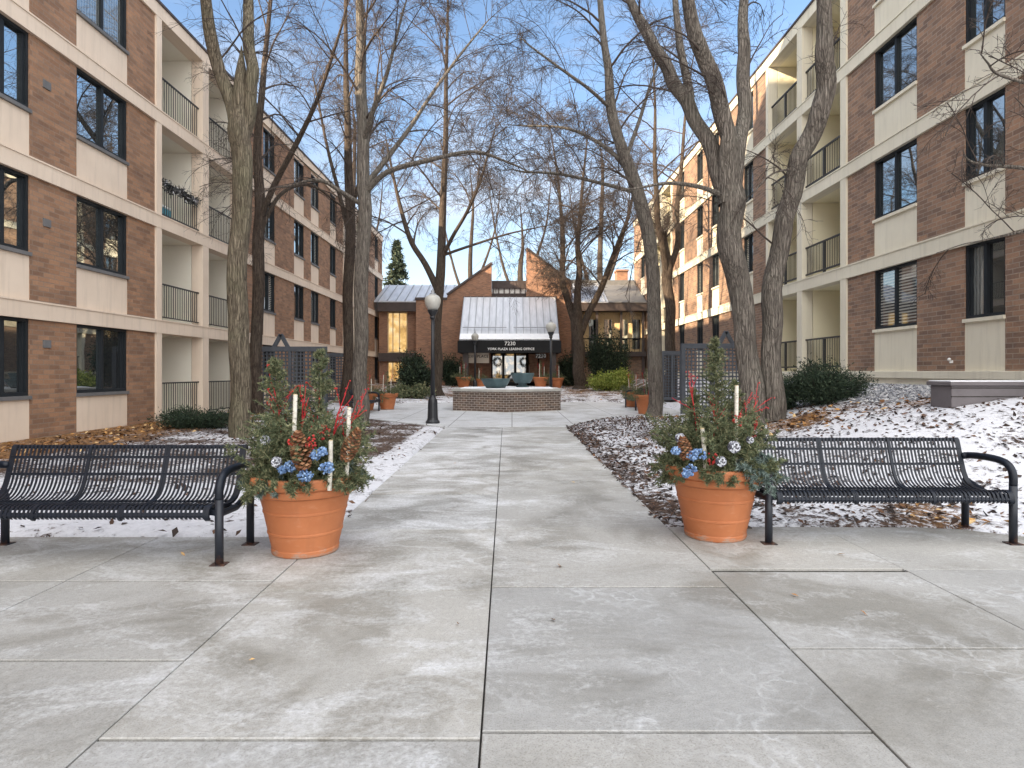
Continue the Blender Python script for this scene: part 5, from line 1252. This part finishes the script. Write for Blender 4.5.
slat_chair(DR + .7, 18.6, BR[1] + .362, M['white'], 'white patio chair on the third floor balcony of the sunlit block', R(160))
def garland():
    z = BL[1] + .36 + 1.0
    t = thing('garland', (-DL + .0, 18, z), 'dark garland with white ornaments draped along a balcony railing', 'garland')
    r = np.random.default_rng(88); n = 700
    u = r.uniform(17.15, 19.1, n); sag = .10*np.abs(np.sin((u - 17.15)*math.pi/1.0))
    c = np.stack([-DL - .06 + r.normal(0, .05, n), u, z - sag + r.normal(0, .06, n)], -1)
    d = r.normal(0, 1, (n, 3)); d /= np.linalg.norm(d, axis=1)[:, None]; e = np.cross(d, r.normal(0, 1, (n, 3))); e /= np.linalg.norm(e, axis=1)[:, None]
    m = MB(); m.add(np.stack([c - e*.02, c + e*.02, c + d*.12], 1).reshape(-1, 3), np.arange(3*n).reshape(-1, 3)); m.build('strands', M['tinsel'], t)
garland()
def cooler():
    x, y, z = -(DL + .35), 17.5, BL[1] + .362
    t = thing('cooler', (x, y, z), 'teal cooler box standing behind the garlanded balcony railing', 'cooler box')
    m = MB(); m.box(x - .2, x + .2, y - .3, y + .3, z, z + .34); m.build('body', M['teal'], t, bevel=.03)
    m = MB(); m.box(x - .21, x + .21, y - .31, y + .31, z + .342, z + .41); m.build('lid', M['white'], t, bevel=.02)
    m = MB(); m.tube([(x - .1, y - .33, z + .3), (x, y - .35, z + .3), (x + .1, y - .33, z + .3)], .012, 6); m.build('handle', M['white'], t)
cooler()

# ------------------------------------------------------------------ sky, sun, camera
SUN_EL = R(19); SUN_AZ = R(58)      # light travels toward (+sin, +cos)
d = Vector((math.sin(SUN_AZ)*math.cos(SUN_EL), math.cos(SUN_AZ)*math.cos(SUN_EL), -math.sin(SUN_EL)))
sl = bpy.data.lights.new('sun', 'SUN'); sl.energy = 5.0; sl.angle = R(0.5); sl.color = (1.0, 0.80, 0.55)
so = bpy.data.objects.new('sun', sl); COL.objects.link(so); so.rotation_euler = d.to_track_quat('-Z', 'Y').to_euler(); so.location = (-30, -20, 40)
w = bpy.data.worlds.new('World'); SC.world = w; w.use_nodes = True
nt = w.node_tree; bg = nt.nodes['Background']; bg.inputs['Strength'].default_value = 0.074
sk = nt.nodes.new('ShaderNodeTexSky'); sk.sky_type = 'NISHITA'; sk.sun_disc = False; sk.sun_elevation = SUN_EL; sk.sun_rotation = math.pi + SUN_AZ
sk.air_density = 1.0; sk.dust_density = 0.6; sk.ozone_density = 1.2
tc = nt.nodes.new('ShaderNodeTexCoord'); sp = nt.nodes.new('ShaderNodeSeparateXYZ'); L(nt, tc.outputs['Generated'], sp.inputs[0])
# unseen bright cloud sheet added overhead and behind to lift the shade, thinning to blue sky in the north; pale streaks low down
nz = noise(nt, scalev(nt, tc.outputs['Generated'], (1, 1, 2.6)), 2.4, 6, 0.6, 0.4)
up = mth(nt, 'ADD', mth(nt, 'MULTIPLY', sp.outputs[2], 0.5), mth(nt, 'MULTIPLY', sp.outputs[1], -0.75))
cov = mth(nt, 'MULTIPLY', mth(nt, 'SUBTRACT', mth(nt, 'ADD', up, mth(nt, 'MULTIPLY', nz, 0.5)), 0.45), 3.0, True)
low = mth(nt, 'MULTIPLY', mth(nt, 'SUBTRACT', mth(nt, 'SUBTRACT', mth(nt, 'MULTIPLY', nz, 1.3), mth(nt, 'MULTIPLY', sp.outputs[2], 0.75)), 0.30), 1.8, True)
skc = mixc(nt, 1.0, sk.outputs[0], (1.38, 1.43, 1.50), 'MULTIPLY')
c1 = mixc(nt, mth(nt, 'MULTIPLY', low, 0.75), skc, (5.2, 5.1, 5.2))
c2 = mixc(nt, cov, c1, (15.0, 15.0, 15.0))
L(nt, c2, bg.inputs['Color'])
cam = bpy.data.cameras.new('camera'); co = bpy.data.objects.new('camera', cam); COL.objects.link(co); SC.camera = co
co.location = (0, 0, CAMH); co.rotation_euler = (R(90), 0, 0)
cam.sensor_width = 36; cam.lens = 36*F/1024; cam.shift_y = -(384 - VY)/1024; cam.clip_end = 2000; cam.clip_start = 0.05
vs = SC.view_settings; vs.view_transform = 'Standard'; vs.look = 'None'; vs.exposure = 1.58; vs.gamma = 1.0; vs.use_curve_mapping = False
SC.cycles.use_denoising = True; SC.cycles.max_bounces = 6; SC.cycles.diffuse_bounces = 4; SC.cycles.glossy_bounces = 3
SC.cycles.caustics_reflective = False; SC.cycles.caustics_refractive = False; SC.cycles.sample_clamp_indirect = 6
